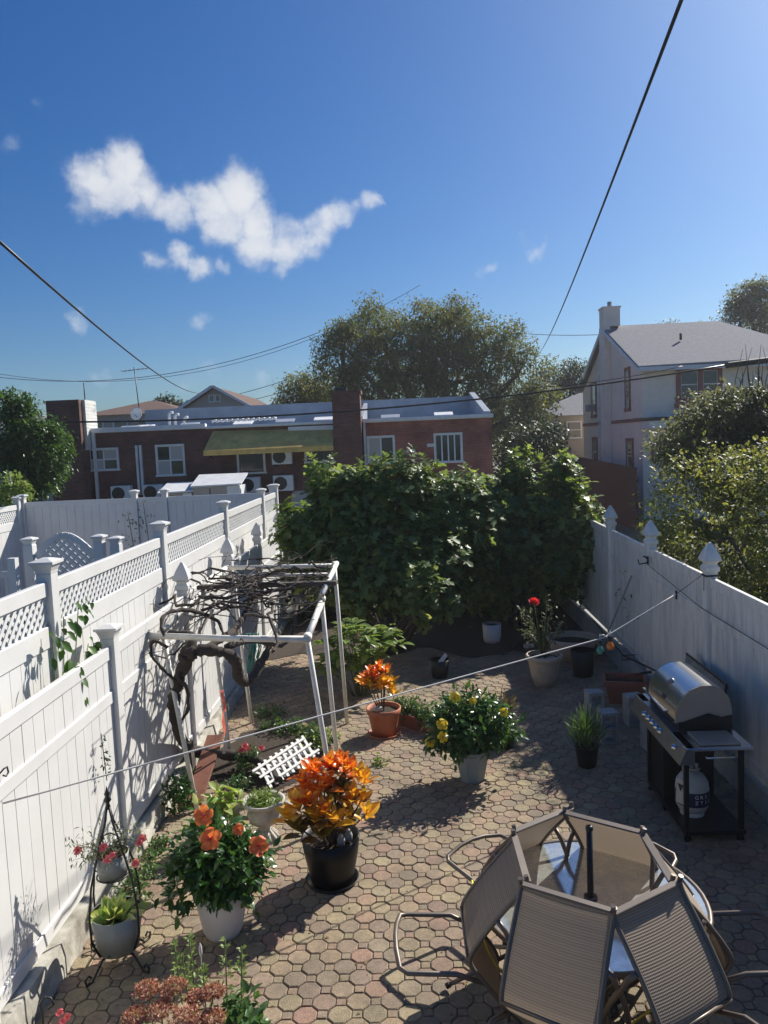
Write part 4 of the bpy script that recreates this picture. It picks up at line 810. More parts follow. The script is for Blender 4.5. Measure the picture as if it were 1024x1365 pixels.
# terracotta croton
t = thing('potted_croton', 'smaller orange-yellow croton on bare stems in a terracotta pot', 'potted plant', (-.38, 9.78, 0))
pot(t, [(.155, .02), (.18, .14), (.205, .28), (.222, .30), (.228, .37)], terracotta, .32, .018, saucer=.22)
sp = [(-.14, 0, .84, 11, cro_o, .7), (-.03, .05, .90, 12, cro_o, .7), (.06, 0, .86, 10, cro_o, .7), (.02, -.08, .76, 9, cro_y, .7), (-.22, -.02, .74, 9, cro_y, .7), (-.15, -.1, .72, 9, cro_y, .7), (.12, -.04, .72, 8, cro_y, .7), (.1, -.06, .64, 7, cro_y, .7), (-.08, .1, .78, 8, cro_o, .7)]
sp += [(x+rnd.uniform(-.06, .06), y+rnd.uniform(-.05, .05), z-rnd.uniform(.02, .07), n-2, m, l_) for x, y, z, n, m, l_ in sp]
rosettes(t, sp, .155, .35); stems(t, [s[:3] for s in sp[:6]], .011, stem_br, z0=.3)
MB().lathe([(.001, 0), (.06, .01), (.07, .04), (.04, .065), (.001, .07)], 12, (-.07, -.02, .32)).build('stone', conc_grey, t)
def flower_mesh(r, petals, m_p, m_c, cup=.5, ruffle=.28, wide=.74):
    b = MB()
    for k in range(petals):
        a = 2*PI*k/petals; q = Quaternion((0, 0, 1), a); V = []; rows = [(.05, .08), (.35, .42), (.7, .62), (.95, .45), (1.03, .18)]
        for (y, w) in rows:
            for s in (-1, 0, 1): V.append(q@Vector((s*w*wide*r, y*r, r*(cup*y-.35*y*y*y+(abs(s)*ruffle*math.sin(7*y+k))+.02*k))))
        F = []
        for i in range(len(rows)-1):
            for s in (0, 1): F.append((i*3+s, i*3+s+1, i*3+4+s, i*3+3+s))
        b.add(V, F, True)
    b.mi = 1; b.tube([(0, 0, 0), (0, 0, r*.5), (.05*r, 0, r*.85)], [r*.12, r*.06, r*.08], 6)
    return b.mesh([m_p, m_c])
pet_o = mat('hibiscus_orange_petal', (.90, .24, .07), .5, var=.2, vscale=30, transl=.4, dirt=(.85, .06, .12), dirt_amt=.5, dscale=18)
pet_y = mat('yellow_petal', (.88, .68, .04), .5, var=.1, vscale=30, transl=.4)
pet_r = mat('deep_pink_petal', (.75, .03, .07), .5, var=.15, vscale=30, transl=.35)
pet_p = mat('pink_petal', (.80, .16, .20), .5, var=.15, vscale=30, transl=.4)
pet_c = mat('flower_centre', (.45, .02, .05), .6)
fl_o, fl_y, fl_p = flower_mesh(.075, 5, pet_o, pet_c), flower_mesh(.065, 5, pet_y, pet_c), flower_mesh(.032, 5, pet_p, pet_c)
def put_flower(root, me, p, d, s=1, name='flower'):
    q = Vector(d).to_track_quat('Z', 'Y')@Quaternion((0, 0, 1), rnd.random()*6); M = Matrix.LocRotScale(Vector(p), q, Vector((s, s, s))); return link(name, me, root, M)
def bushy(root, lobes, ncl, lpc, size, m, T=L_OV, spread=.05, lim=0, lo=.45, upb=.2, droop=.1, r=.006, z0=.3, nst=14, sm=None):
    C, dd = lobes_points(lobes, ncl, lo, upb); n = len(C)*lpc
    P = np.repeat(C, lpc, 0)+nr.normal(size=(n, 3))*spread; D = np.repeat(dd, lpc, 0)*.7+unitv(n)*.8; D[:, 2] -= droop; U = unitv(n)*.45+np.repeat(dd, lpc, 0)*.4+np.array([0, 0, .8])
    leaf_cloud('foliage', root, T, P, D, U, size*nr.uniform(.6, 1.25, n), m, lim)
    b = MB()
    for i in range(min(nst, len(C))):
        c = Vector(C[i]); a = Vector((c.x*.15, c.y*.15, z0)); b.tube([a, a.lerp(c, .5)+Vector((0, 0, .03)), c], [r, r*.8, r*.4], 5)
    b.build('stems', sm or stem_m, root)
# orange hibiscus in cream pot
t = thing('potted_hibiscus', 'leafy hibiscus with big orange-pink flowers in a plain cream pot', 'potted plant', (-1.56, 5.72, 0))
pot(t, [(.125, .0), (.155, .06), (.185, .22), (.20, .40)], pot_white, .35, .014, 36)
bushy(t, [(0, -.02, .60, .32, .30, .26), (-.12, -.08, .52, .27, .26, .2), (.14, -.02, .54, .27, .26, .22), (-.03, -.04, .76, .2, .2, .18)], 230, 12, .09, fm_hib, T=L_OV, spread=.05, lim=220, lo=.4, z0=.35)
for px, py, z, s in ((272, 1088, 1.08, 1.0), (281, 1119, .98, 1.1), (318, 1106, .98, .6), (344, 1128, .84, 1.0)):
    p = atz(px, py, z)-Vector((-1.56, 5.72, 0)); put_flower(t, fl_o, p, (.35 if px > 330 else .0, -.75, .6), s)
    MB().tube([p-Vector((0, 0, .0)), p+Vector((0, .08, -.12))], .004, 5).build('flower_stalk', stem_m, t)
# yellow hibiscus
t = thing('potted_hibiscus', 'bushy plant with yellow flowers in a blue-grey angular pot in the middle of the patio', 'potted plant', (.64, 8.36, 0), R(20))
pot(t, [(.135, 0), (.20, .33), (.215, .34), (.215, .37)], pot_blue, .33, .014, sides=8)
bushy(t, [(0, 0, .62, .42, .38, .26), (-.2, 0, .55, .30, .3, .24), (.2, 0, .58, .32, .3, .26), (0, .1, .80, .28, .25, .16)], 260, 12, .085, fm_hib, T=L_OV, spread=.055, lim=0, lo=.35, z0=.33)
Mi = Matrix.Rotation(-R(20), 3, 'Z')
for px, py, z in ((606, 930, .98), (630, 935, .95), (589, 966, .80), (590, 983, .66), (671, 950, .85), (573, 990, .55)):
    p = Mi@(atz(px, py, z)-Vector((.64, 8.36, 0))); put_flower(t, fl_y, p, (-.1, -.8, .55), rnd.uniform(.7, 1.05))
# urn
t = thing('stone_urn', 'old pale pedestal urn with two side handles and weeds growing in it', 'urn', (-1.48, 7.15, 0))
MB().lathe([(.001, 0), (.125, 0), (.125, .03), (.115, .05), (.085, .09), (.055, .12), (.05, .145), (.08, .165), (.12, .19), (.155, .24), (.165, .28), (.155, .33), (.15, .355), (.175, .375), (.205, .39), (.21, .41), (.195, .42), (.165, .40), (.15, .36), (.001, .36)], 32).build('body', stone_w, t)
for s in (-1, 1): MB().tube([(s*.15, 0, .36), (s*.23, 0, .37), (s*.275, 0, .315), (s*.25, 0, .24), (s*.16, 0, .225)], [.022, .026, .028, .026, .02], 8).build('handle', stone_w, t)
b = MB()
for k in range(12): a = 2*PI*k/12; b.tube([(.055*math.cos(a), .055*math.sin(a), .12), (.10*math.cos(a), .10*math.sin(a), .07), (.12*math.cos(a), .12*math.sin(a), .035)], [.008, .016, .02], 6)
b.build('fluting', stone_w, t); MB().lathe([(.001, .365), (.15, .355)], 16).build('soil', soil, t)
bushy(t, [(0, 0, .41, .14, .14, .05)], 60, 7, .07, fm_light, T=L_LONG, spread=.025, lo=.1, z0=.36, nst=4)
# plant stand
t = thing('plant_stand', 'tall black wrought-iron plant stand with curled feet and a pointed finial by the left fence', 'plant stand', (-2.27, 5.40, 0))
for k in range(4):
    a = PI/4+k*PI/2+.3; ca, sa = math.cos(a), math.sin(a)
    P = [(r*ca, r*sa, z) for r, z in ((.012, 1.22), (.04, 1.10), (.12, .92), (.20, .70), (.235, .48), (.23, .30), (.17, .16), (.10, .12))]
    MB().tube(P, .0085, 6).build('rod', black_metal, t)
    F_ = [(.10, .12), (.15, .12), (.20, .07), (.25, .015), (.30, .02), (.31, .06), (.28, .08), (.26, .055)]
    MB().tube([(r*ca, r*sa, z) for r, z in F_], .0085, 6).build('foot', black_metal, t)
for r, z in ((.115, .70), (.175, .33), (.10, .12)): MB().tube([(r*math.cos(2*PI*k/24), r*math.sin(2*PI*k/24), z) for k in range(24)], .007, 5, closed=True).build('ring', black_metal, t)
for z, r in ((.70, .115), (.18, .19), (.12, .10)): MB().tube([(-r, 0, z), (r, 0, z)], .006, 5).tube([(0, -r, z), (0, r, z)], .006, 5).build('crossbar', black_metal, t)
MB().lathe([(.008, 0), (.02, .02), (.012, .05), (.03, .075), (.012, .10), (.022, .12), (.008, .15), (.001, .18)], 10, (0, 0, 1.20)).build('finial', black_metal, t)
for s in (-1, 1): MB().tube([(0, 0, 1.02), (s*.05, 0, 1.0), (s*.06, 0, .95), (s*.03, 0, .93)], .006, 5).build('scroll', black_metal, t)
t = thing('flower_pot', 'grey-green pot of scraggly pink flowers on the upper tier of the black plant stand', 'potted plant', (-2.27, 5.40, .71))
pot(t, [(.10, -.02), (.125, .16)], pot_grey, .13, .006)
bushy(t, [(0, 0, .25, .22, .2, .12), (-.15, -.05, .22, .13, .12, .1), (.15, .0, .24, .13, .12, .1)], 60, 7, .045, fm_haze, T=L_LONG, spread=.04, lo=.2, z0=.12, nst=34, r=.003, sm=stem_br)
for px, py, z in ((104, 1134, .99), (144, 1146, .92), (186, 1124, .97), (181, 1151, .90), (190, 1118, .99), (138, 1130, .97), (150, 1140, .98)): put_flower(t, fl_p, atz(px, py, z)-Vector((-2.27, 5.40, .71)), (0, -.7, .7), rnd.uniform(.7, 1.25))
t = thing('flower_pot', 'wide grey pot of yellow-green variegated leaves on the lower tier of the black plant stand', 'potted plant', (-2.26, 5.38, .19))
pot(t, [(.15, -.04), (.185, .24)], pot_grey, .2, .006)
C_ = 60; D = np.column_stack([nr.normal(size=C_)*.6, nr.normal(size=C_)*.6, np.full(C_, 1.0)]); P = D*np.array([.06, .06, 0])+np.array([0, 0, .19])
leaf_cloud('leaves', t, L_OV2, P, D, unitv(C_)*.3+np.array([0, -.6, .6]), nr.uniform(.09, .16, C_), fm_lime, 60)
# rose
t = thing('potted_rose', 'sparse rose bush with one red bloom in a large beige pot', 'potted plant', (2.04, 11.6, 0))
pot(t, [(.16, .01), (.20, .15), (.24, .38), (.245, .40), (.275, .41), (.28, .47), (.265, .485)], pot_beige, .42, .02, 32)
for z, r in ((.27, .225), (.31, .233)): pass
b = MB(); tips = []
for k in range(15):
    a = rnd.random()*2*PI; r = rnd.uniform(.15, .42); z = rnd.uniform(.75, 1.28)
    p = Vector((r*math.cos(a), r*.8*math.sin(a), z)); tips.append(p); b.tube([(0, 0, .42), (p.x*.3, p.y*.3, .42+(z-.42)*.5), p], [.012, .009, .004], 5)
b.build('stems', stem_m, t)
P = []; 
for p in tips:
    for q in range(16): P.append(np.array([*Vector((0, 0, .42)).lerp(p, rnd.uniform(.55, 1.05))])+nr.normal(size=3)*.035)
P = np.array(P); leaf_cloud('foliage', t, L_OV, P, unitv(len(P)), unitv(len(P))*.5+np.array([0, 0, 1]), nr.uniform(.04, .075, len(P)), fm_haze)
fr = MB()
for k in range(22):
    a = k*2.4; rr = .008+.0028*k; q = Quaternion((0, 0, 1), a); w = .012+.0016*k
    fr.add([q@Vector((-w, rr*.7, 0)), q@Vector((w, rr*.7, 0)), q@Vector((w*1.1, rr*1.25, .05-.0006*k*k*.12)), q@Vector((-w*1.1, rr*1.25, .05-.0006*k*k*.12))], [(0, 1, 2, 3)], True)
p = atz(712, 803, 1.30)-Vector((2.04, 11.6, 0)); o = fr.build('rose_bloom', pet_r, t, Matrix.Translation(p)@Euler((R(35), 0, 0)).to_matrix().to_4x4()); MB().tube([(0.02, 0, .42), (p.x*.6, p.y*.6, .9), p], [.01, .008, .004], 5).build('stem', stem_m, t)
for (x, y) in ((.05, -.12), (-.05, -.14), (.12, -.06)): MB().lathe([(.001, 0), (.04, .01), (.045, .03), (.001, .05)], 8, (x, y, .425)).build('stone', conc_grey, t)
# other pots
def simple_pot(name, label, x, y, prof, m, soilz, **k):
    t = thing(name, label, 'pot', (x, y, 0)); pot(t, prof, m, soilz, **k); return t
simple_pot('round_pot', 'plain white round pot alone on the dark pavers in front of the fig bushes', 1.54, 14.2, [(.15, 0), (.165, .1), (.175, .36)], pot_white, .31)
t = simple_pot('plastic_pot', 'empty black plastic pot with a pale scrap in it, on the shaded pavers', .46, 12.15, [(.12, 0), (.165, .30)], pot_black, .2)
MB().add([(.02, -.06, .22), (.13, -.02, .36), (.10, .08, .38), (-.02, .03, .26)], [(0, 1, 2, 3)]).build('paper_scrap', pot_white, t)
simple_pot('wide_bowl_planter', 'wide grey-brown bowl planter in deep shade behind the rose', 2.75, 12.9, [(.25, 0), (.36, .2), (.43, .38), (.42, .40)], pot_beige, .3)
simple_pot('black_bucket', 'black bucket in the shade between the rose and the box planter', 2.72, 12.0, [(.15, 0), (.19, .42)], pot_black, .3)
t = thing('drain_saucer', 'dark round saucer with a small box on it, left of the rose', 'saucer', (2.1, 13.6, 0)); MB().lathe([(.001, 0), (.24, 0), (.27, .03), (.25, .03), (.001, .015)], 24, (0, 0, .014)).build('dish', pot_black, t); MB().box((.03, 0, .07), (.18, .1, .07), (0, 0, .3), .01).build('small_box', conc_grey, t)
t = thing('potted_grass', 'upright thin-leaved green plant in a small black pot near the concrete blocks', 'potted plant', (1.98, 8.62, 0)); pot(t, [(.10, 0), (.135, .24), (.145, .25)], pot_black, .21)
n = 240; a = nr.random(n)*2*PI; r_ = nr.random(n)**.6*.09; P = np.column_stack([r_*np.cos(a), r_*np.sin(a), nr.uniform(.21, .50, n)]); P[:, :2] *= 1+P[:, 2:3]*2.2; D = np.column_stack([np.cos(a)*.45, np.sin(a)*.45, np.ones(n)])+unitv(n)*.25
leaf_cloud('foliage', t, L_GRASS, P, D, unitv(n), nr.uniform(.12, .24, n), fm_green, 0); b = MB()
for k in range(18): a_ = rnd.random()*6.28; b.tube([(0, 0, .2), (.18*math.cos(a_), .18*math.sin(a_), .62+rnd.uniform(-.1, .1))], .003, 4)
b.build('stems', stem_m, t)
t = thing('potted_dry_plant', 'brownish dried plant in a black pot just behind the yellow-flowered bush', 'potted plant', (1.12, 9.25, 0)); pot(t, [(.11, 0), (.14, .26)], pot_black, .22)
n = 160; a = nr.random(n)*2*PI; P = np.column_stack([.12*np.cos(a)*nr.random(n), .12*np.sin(a)*nr.random(n), nr.uniform(.22, .6, n)]); D = np.column_stack([np.cos(a)*.6, np.sin(a)*.6, np.ones(n)])
leaf_cloud('dry_leaves', t, L_GRASS, P, D, unitv(n), nr.uniform(.1, .2, n), mat('dry_leaf', ramp=[(.16, .09, .04), (.24, .16, .07), (.10, .08, .03), (.12, .12, .04)], rough=.8, transl=.2))
t = thing('box_planter', 'long brown planter box of low green herbs behind the yellow-flowered bush', 'planter', (.12, 9.98, 0), R(-40))
for y in (-.13, .13): MB().box((0, y, .09), (.95, .02, .18)).build('side_board', wood_red, t)
for x in (-.465, .465): MB().box((x, 0, .09), (.02, .238, .18)).build('end_board', wood_red, t)
MB().box((0, 0, .07), (.9, .238, .12)).build('soil', soil, t)
bushy(t, [(-.3, 0, .2, .22, .16, .13), (0, 0, .22, .22, .16, .15), (.28, 0, .2, .22, .16, .13)], 130, 9, .055, fm_green, T=L_OV, spread=.03, lo=.3, z0=.1)
t = thing('hydrangea_plant', 'large light-green broad-leaved plant with a faded brown flower head, behind the small croton', 'plant', (-.78, 11.35, 0))
C, dd = lobes_points([(0, 0, .72, .5, .42, .36), (.35, 0, .8, .32, .3, .28), (-.3, 0, .6, .3, .3, .35), (-.1, 0, 1.0, .2, .2, .15)], 60, .4, .3); k = 7; n = len(C)*k; a = nr.random(n)*2*PI
D = np.column_stack([np.cos(a), np.sin(a), nr.uniform(-.2, .7, n)]); P = np.repeat(C, k, 0)+D*.03+nr.normal(size=(n, 3))*.02; leaf_cloud('foliage', t, L_OV2, P, D, unitv(n)*.3+np.array([0, 0, 1]), nr.uniform(.13, .24, n), fm_light, 230)
b = MB()
for c in C[:22]: b.tube([(c[0]*.2, c[1]*.2, 0), (c[0]*.6, c[1]*.6, c[2]*.6), tuple(c)], [.012, .009, .005], 5)
b.build('stems', stem_m, t)
P = np.array([.03, -.3, 1.0])+nr.normal(size=(90, 3))*.05; leaf_cloud('faded_flower_head', t, L_SMALL, P, unitv(90), unitv(90), nr.uniform(.02, .035, 90), mat('faded_bloom', (.33, .22, .18), .8, var=.2), kind=None)
# beds and low plants
bed = MB(); k = 22; V = [(-1.75, 9.15, .05)]
for i in range(k): a = 2*PI*i/k; V.append((-1.75+.80*math.cos(a)*rnd.uniform(.85, 1.1), 9.15+1.0*math.sin(a)*rnd.uniform(.85, 1.1), .016))
bed.add(V, [(0, 1+i, 1+(i+1) % k) for i in range(k)], True); tag(bed.build('soil_bed', soil), 'bare dark soil bed below the grapevine', 'soil', kind='structure')
def ground_plant(label, x, y, lobes, ncl, size, m, T=L_OV, cat='plant', name='low_plant', spread=.03, lim=0, lpc=8):
    t = thing(name, label, cat, (x, y, 0)); bushy(t, lobes, ncl, lpc, size, m, T, spread, lim, .2, .3, z0=.0, nst=8, r=.004); return t
ground_plant('low spreading weeds across the soil bed just past the fallen white trellis', -1.6, 9.9, [(0, 0, .06, .38, .16, .10), (.35, -.35, .07, .2, .2, .10), (-.3, .15, .06, .2, .2, .1)], 100, .06, fm_green)
ground_plant('sunlit patch of weeds between the pergola posts', -1.25, 9.55, [(0, 0, .05, .3, .3, .08)], 55, .06, fm_light)
ground_plant('weeds beside the rearmost left pergola post', -2.05, 10.6, [(0, 0, .06, .25, .2, .09)], 40, .05, fm_green)
ground_plant('tiny bright weed growing in the paver joints by the terracotta pot', -.40, 8.85, [(0, 0, .02, .08, .08, .04)], 12, .05, fm_light)
ground_plant('leafy green clump against the curb beside the front pergola post', -2.50, 7.75, [(0, 0, .22, .13, .16, .18)], 60, .06, fm_hib)
ground_plant('small weed at the foot of the curb, nearest the hibiscus', -2.46, 7.0, [(0, 0, .08, .1, .16, .08)], 26, .05, fm_green)
ground_plant('trailing green weed along the curb behind the plant stand', -2.45, 6.45, [(0, 0, .1, .12, .3, .1), (0, -.3, .12, .1, .2, .1)], 60, .05, fm_green)
ground_plant('pale green and white variegated plant between hibiscus and urn', -1.86, 7.1, [(0, 0, .40, .17, .14, .12), (.02, .0, .25, .12, .12, .15)], 34, .13, fm_lime, T=L_OV2, spread=.03, lpc=5)
t = ground_plant('small pink-flowered plant under the vine trunk', -1.98, 8.75, [(0, 0, .16, .16, .14, .12)], 34, .055, fm_hib)
for p in ((-.04, -.1, .30), (.03, -.08, .31), (-.0, -.06, .34), (.16, .1, .24)): put_flower(t, fl_p, p, (0, -.6, .8), 1.25)
ground_plant('low dark weeds in the middle of the bed beside the fallen trellis', -2.0, 8.25, [(0, 0, .07, .14, .2, .08)], 34, .05, fm_hib)
# front-left foreground: sedum, spires, pink flower, hook
sed_m = mat('sedum_flower', ramp=[(.42, .15, .13), (.50, .24, .19), (.34, .11, .10), (.46, .28, .18), (.55, .30, .25), (.30, .24, .10)], rough=.8, transl=.2)
t = thing('sedum_plant', 'clump of dusty red sedum flower heads at the bottom left', 'plant', (-1.42, 3.95, 0))
heads = [(197, 1322, .52, .10), (232, 1318, .56, .10), (262, 1332, .5, .085), (285, 1325, .54, .09), (215, 1350, .5, .11), (250, 1358, .5, .11), (180, 1358, .46, .10), (283, 1360, .46, .10), (230, 1385, .42, .12), (180, 1385, .4, .1), (270, 1390, .42, .1)]
P = []; b = MB()
for px, py, z, r in heads:
    c = np.array([*(atz(px, py, z)-Vector((-1.42, 3.95, 0)))]); q = unitv(420); q[:, 2] = np.abs(q[:, 2]); r = r*.8; P.append(c+q*np.array([r, r, r*.55])*nr.uniform(.7, 1.0, (420, 1))*(1+.18*np.sin(q[:, :1]*9)*np.cos(q[:, 1:2]*8))); b.tube([(c[0]*.3, c[1]*.3, 0), tuple(c)], .006, 5)
    MB()
P = np.concatenate(P); leaf_cloud('flower_heads', t, L_SMALL, P, unitv(len(P))+np.array([0, 0, .6]), unitv(len(P)), nr.uniform(.018, .03, len(P)), sed_m); b.build('stems', stem_m, t)
n = 150; P = np.column_stack([nr.uniform(-.32, .34, n), nr.uniform(-.2, .35, n), nr.uniform(.1, .44, n)]); leaf_cloud('foliage', t, L_OV, P, unitv(n)+np.array([0, 0, .3]), np.array([[0, 0, 1.]])+unitv(n)*.4, nr.uniform(.05, .09, n), fm_light)
t = thing('flower_spire_plant', 'upright green flower spires rising behind the sedum', 'plant', (-1.4, 4.45, 0)); b = MB(); P = []; D = []
for px, py, z in ((232, 1256, .58), (252, 1248, .60), (322, 1262, .55), (300, 1252, .60), (270, 1285, .48), (243, 1270, .52)):
    c = atz(px, py, z)-Vector((-1.4, 4.45, 0)); b.tube([(c.x*.85, c.y, 0), (c.x, c.y, z)], .005, 5)
    for q in range(64): f = rnd.random(); a = rnd.random()*6.28; P.append((c.x*(.85+.15*f)+.025*(1.15-f)*math.cos(a), c.y+.025*(1.15-f)*math.sin(a), z*(.35+.64*f))); D.append((math.cos(a), math.sin(a), .7))
leaf_cloud('foliage', t, L_OV, np.array(P), np.array(D), unitv(len(P))*.4+np.array([0, 0, 1.]), nr.uniform(.02, .045, len(P)), fm_light); b.build('stems', stem_m, t)
ground_plant('bright green leafy growth right of the sedum heads', -1.02, 4.15, [(0, 0, .34, .14, .18, .2), (-.1, .25, .3, .12, .14, .18)], 60, .08, fm_green)
t = ground_plant('small pink-flowered plant in the bottom left corner', -1.98, 4.0, [(0, 0, .3, .1, .1, .12)], 20, .06, fm_light)
for px, py in ((80, 1350), (90, 1356), (84, 1362)): put_flower(t, fl_p, atz(px, py, .5)-Vector((-1.98, 4.0, 0)), (0, -.6, .8), .7)
t = thing('garden_stake', 'thin white-topped garden stake standing among the green spires', 'stake', (-1.42, 4.35, 0)); c = atz(267, 1262, .55)-Vector((-1.42, 4.35, 0)); MB().tube([(c.x, c.y, 0), (c.x, c.y, .5)], .004, 5).build('rod', pot_grey, t); MB().lathe([(.004, 0), (.012, .03), (.01, .07), (.001, .1)], 8, (c.x, c.y, .48)).build('tip', pot_white, t)
t = thing('crook_hook', 'black metal crook hook in the bottom left corner beside the curb', 'hook', (-2.33, 4.35, 0))
MB().tube([(0, 0, 0), (0, 0, .42), (0, -.02, .50), (.03, -.02, .545), (.07, -.02, .54), (.085, -.02, .50), (.05, -.02, .47)], .008, 6).build('rod', black_metal, t)
# leafy climber between the fences
t = thing('climbing_plant', 'green heart-leaved climbing plant sprouting over the near left fence panel', 'climbing plant', (-2.87, 6.0, 0))
b = MB(); P = []; D = []
for (px, py) in ((85, 822), (70, 850), (105, 800), (92, 880), (118, 858), (100, 905), (80, 905)):
    c = atx(px, py, -2.84)-Vector((-2.87, 6.0, 0)); b.tube([(0, .1, 1.2), (0, c.y*.5, 1.6), (c.x, c.y, c.z)], .005, 5)
    for q in range(7): P.append((c.x+rnd.uniform(-.02, .09), c.y+rnd.uniform(-.12, .12), c.z+rnd.uniform(-.14, .06))); D.append((rnd.uniform(.1, .7), rnd.uniform(-.8, .8), -.5))
P, D = np.array(P), np.array(D); leaf_cloud('leaves', t, L_OV2, P, D, np.array([[.6, -.4, .6]])+unitv(len(P))*.4, nr.uniform(.08, .14, len(P)), fm_green, 60); b.build('stems', stem_m, t)
for (px, py, Y, lab) in ((175, 705, 17.6, 'thin sprig of leaves against the shaded back fence, left one'), (195, 690, 17.6, 'thin sprig of leaves against the shaded back fence, right one')):
    c = at(px, py, Y); t = thing('thin_sapling', lab, 'plant', (c.x, c.y, 0)); MB().tube([(0, 0, 0), (.05, 0, 1.4), (-.05, 0, c.z+.4)], .008, 5).build('stem', stem_br, t)
    P = np.column_stack([nr.normal(size=46)*.16, nr.normal(size=46)*.05, nr.uniform(1.2, c.z+.45, 46)]); leaf_cloud('foliage', t, L_OV, P, unitv(46), unitv(46), nr.uniform(.05, .09, 46), fm_haze)
t = thing('hanging_greenery', 'small dark green artificial sprig hanging on the sunlit fence above the plant stand', 'decoration', (-2.66, 6.35, 1.0))
P = np.column_stack([nr.normal(size=36)*.012, nr.normal(size=36)*.035, nr.uniform(.05, .40, 36)]); leaf_cloud('leaves', t, L_OV, P, unitv(36)+np.array([0, 0, -.6]), unitv(36), nr.uniform(.03, .05, 36), fm_dark); MB().tube([(0, 0, 0), (-.02, 0, .42)], .004, 5).build('cord', black_metal, t)
t = thing('ring_hook', 'small black curled wall hook on the near left fence panel', 'hook', atx(2, 1030, -2.71))
MB().tube([(0, -.04, .0), (.03, -.02, .035), (.03, .02, .03), (.03, .03, -.01), (.03, .0, -.025), (.02, -.02, -.01)], .006, 6).build('ring', black_metal, t)

# ---------------------------------------------------------------- pergola and grapevine
pvc = mat('yellowed_pvc', (.80, .77, .69), .5, var=.1, dirt=(.3, .27, .2), dirt_amt=.5, dscale=6)
pg = thing('pipe_pergola', 'crooked white pipe pergola frame carrying a bare grapevine', 'pergola', (-1.7, 9, 0)); PO = Vector((-1.7, 9, 0))
FLt, FRt, MRt, BRt, BLt = Vector((-2.64, 7.85, 1.90)), Vector((-1.02, 7.5, 1.90)), Vector((-1.0, 8.75, 2.03)), Vector((-.98, 10.3, 2.18)), Vector((-2.5, 10.5, 2.17))
def pb(nm, pts, r=.028): MB().tube([Vector(p)-PO for p in pts], r, 10).build(nm, pvc, pg)
pb('front_rail', [FLt-Vector((.1, 0, 0)), FLt.lerp(FRt, .5)-Vector((0, 0, .02)), FRt+Vector((.02, -.04, .0))], .033); pb('side_rail', [FRt, MRt-Vector((0, 0, .02))], .036); pb('side_rail', [MRt+Vector((0, -.05, .05)), BRt+Vector((.03, 0, .03))], .033); pb('back_rail', [BRt, BLt], .03); pb('cross_rail', [MRt+Vector((0, 1.15, .1)), Vector((-2.5, 10.1, 2.12))], .022)
pb('side_rail', [FLt, FLt.lerp(BLt, .5), BLt], .028)
for a, c in ((FLt+Vector((.06, 0, 0)), (-2.32, 7.78, 0)), (FRt, (-.80, 7.42, 0)), (MRt, (-.90, 8.72, 0)), (BRt, (-.90, 10.18, 0)), (Vector((-2.36, 9.0, 1.98)), (-2.22, 8.95, 0)), (Vector((-2.36, 10.25, 2.1)), (-2.24, 10.33, 0))): pb('post', [a, Vector(a).lerp(Vector(c), .5), c], .026)
for p in (FRt, BRt, MRt): MB().tube([p-PO-Vector((0, .05, 0)), p-PO+Vector((0, .05, 0.01))], .044, 10).build('pipe_fitting', pvc, pg)
t = thing('wooden_plank', 'dark weathered wooden plank lying across the pergola top', 'plank', (-1.75, 9.3, 2.13)); MB().bar((-.86, .12, -.02), (.9, -.15, .02), .11, .05, bev=.006).build('board', wood_grey, t)
gv = thing('grapevine', 'gnarled leafless grapevine with a thick twisted trunk climbing over the pipe pergola', 'vine', (-2.3, 8.3, 0)); GO = Vector((-2.3, 8.3, 0))
def vt(nm, pts, rs, n=8, jit=.02):
    pts = [Vector(p) for p in pts]; Q = []; RR = []
    for i in range(len(pts)-1):
        for k in range(5):
            s = k/5; p0, p1, p2, p3 = pts[max(i-1, 0)], pts[i], pts[i+1], pts[min(i+2, len(pts)-1)]
            q = .5*((2*p1)+(p2-p0)*s+(2*p0-5*p1+4*p2-p3)*s*s+(3*p1-p0-3*p2+p3)*s**3); Q.append(q-GO+Vector((rnd.uniform(-jit, jit), rnd.uniform(-jit, jit), rnd.uniform(-jit, jit)))); RR.append((rs[i]+(rs[i+1]-rs[i])*s)*rnd.uniform(.72, 1.25))
    Q.append(pts[-1]-GO); RR.append(rs[-1]); return MB().tube(Q, RR, n).build(nm, vine_bark, gv)
vt('trunk', [atz(372, 1040, .08), atz(345, 1015, .14), atz(300, 1005, .22), atz(255, 1000, .25), at(234, 965, 7.95), at(232, 935, 7.9), at(238, 905, 7.85), at(247, 885, 7.8), at(250, 868, 7.75)], [.045, .05, .06, .062, .062, .06, .065, .075, .08], 10, .008)
vt('limb', [at(250, 872, 7.75), at(262, 868, 7.75), at(290, 868, 7.8), at(312, 878, 7.9), at(320, 905, 8.1), at(335, 905, 8.4), at(350, 880, 8.8), at(360, 862, 9.0)], [.075, .06, .055, .055, .055, .05, .045, .03], 10, .01)
vt('limb', [at(250, 872, 7.75), at(258, 850, 7.85), at(250, 845, 7.85), at(228, 843, 7.85), at(222, 850, 7.8), at(215, 828, 7.9), at(230, 815, 8.1), at(262, 815, 8.4), at(290, 828, 8.6), at(300, 850, 8.4)], [.06, .035, .03, .028, .022, .02, .022, .024, .02, .012], 8, .008)
vt('limb', [at(246, 880, 7.8), at(238, 900, 7.75), at(250, 920, 7.8), at(250, 945, 7.9), at(243, 960, 7.95)], [.03, .022, .02, .018, .012], 8, .006)
vt('limb', [at(224, 863, 7.7), at(204, 855, 7.7), at(203, 875, 7.7), at(225, 900, 7.75), at(240, 910, 7.8)], [.02, .02, .018, .016, .012], 8, .005)
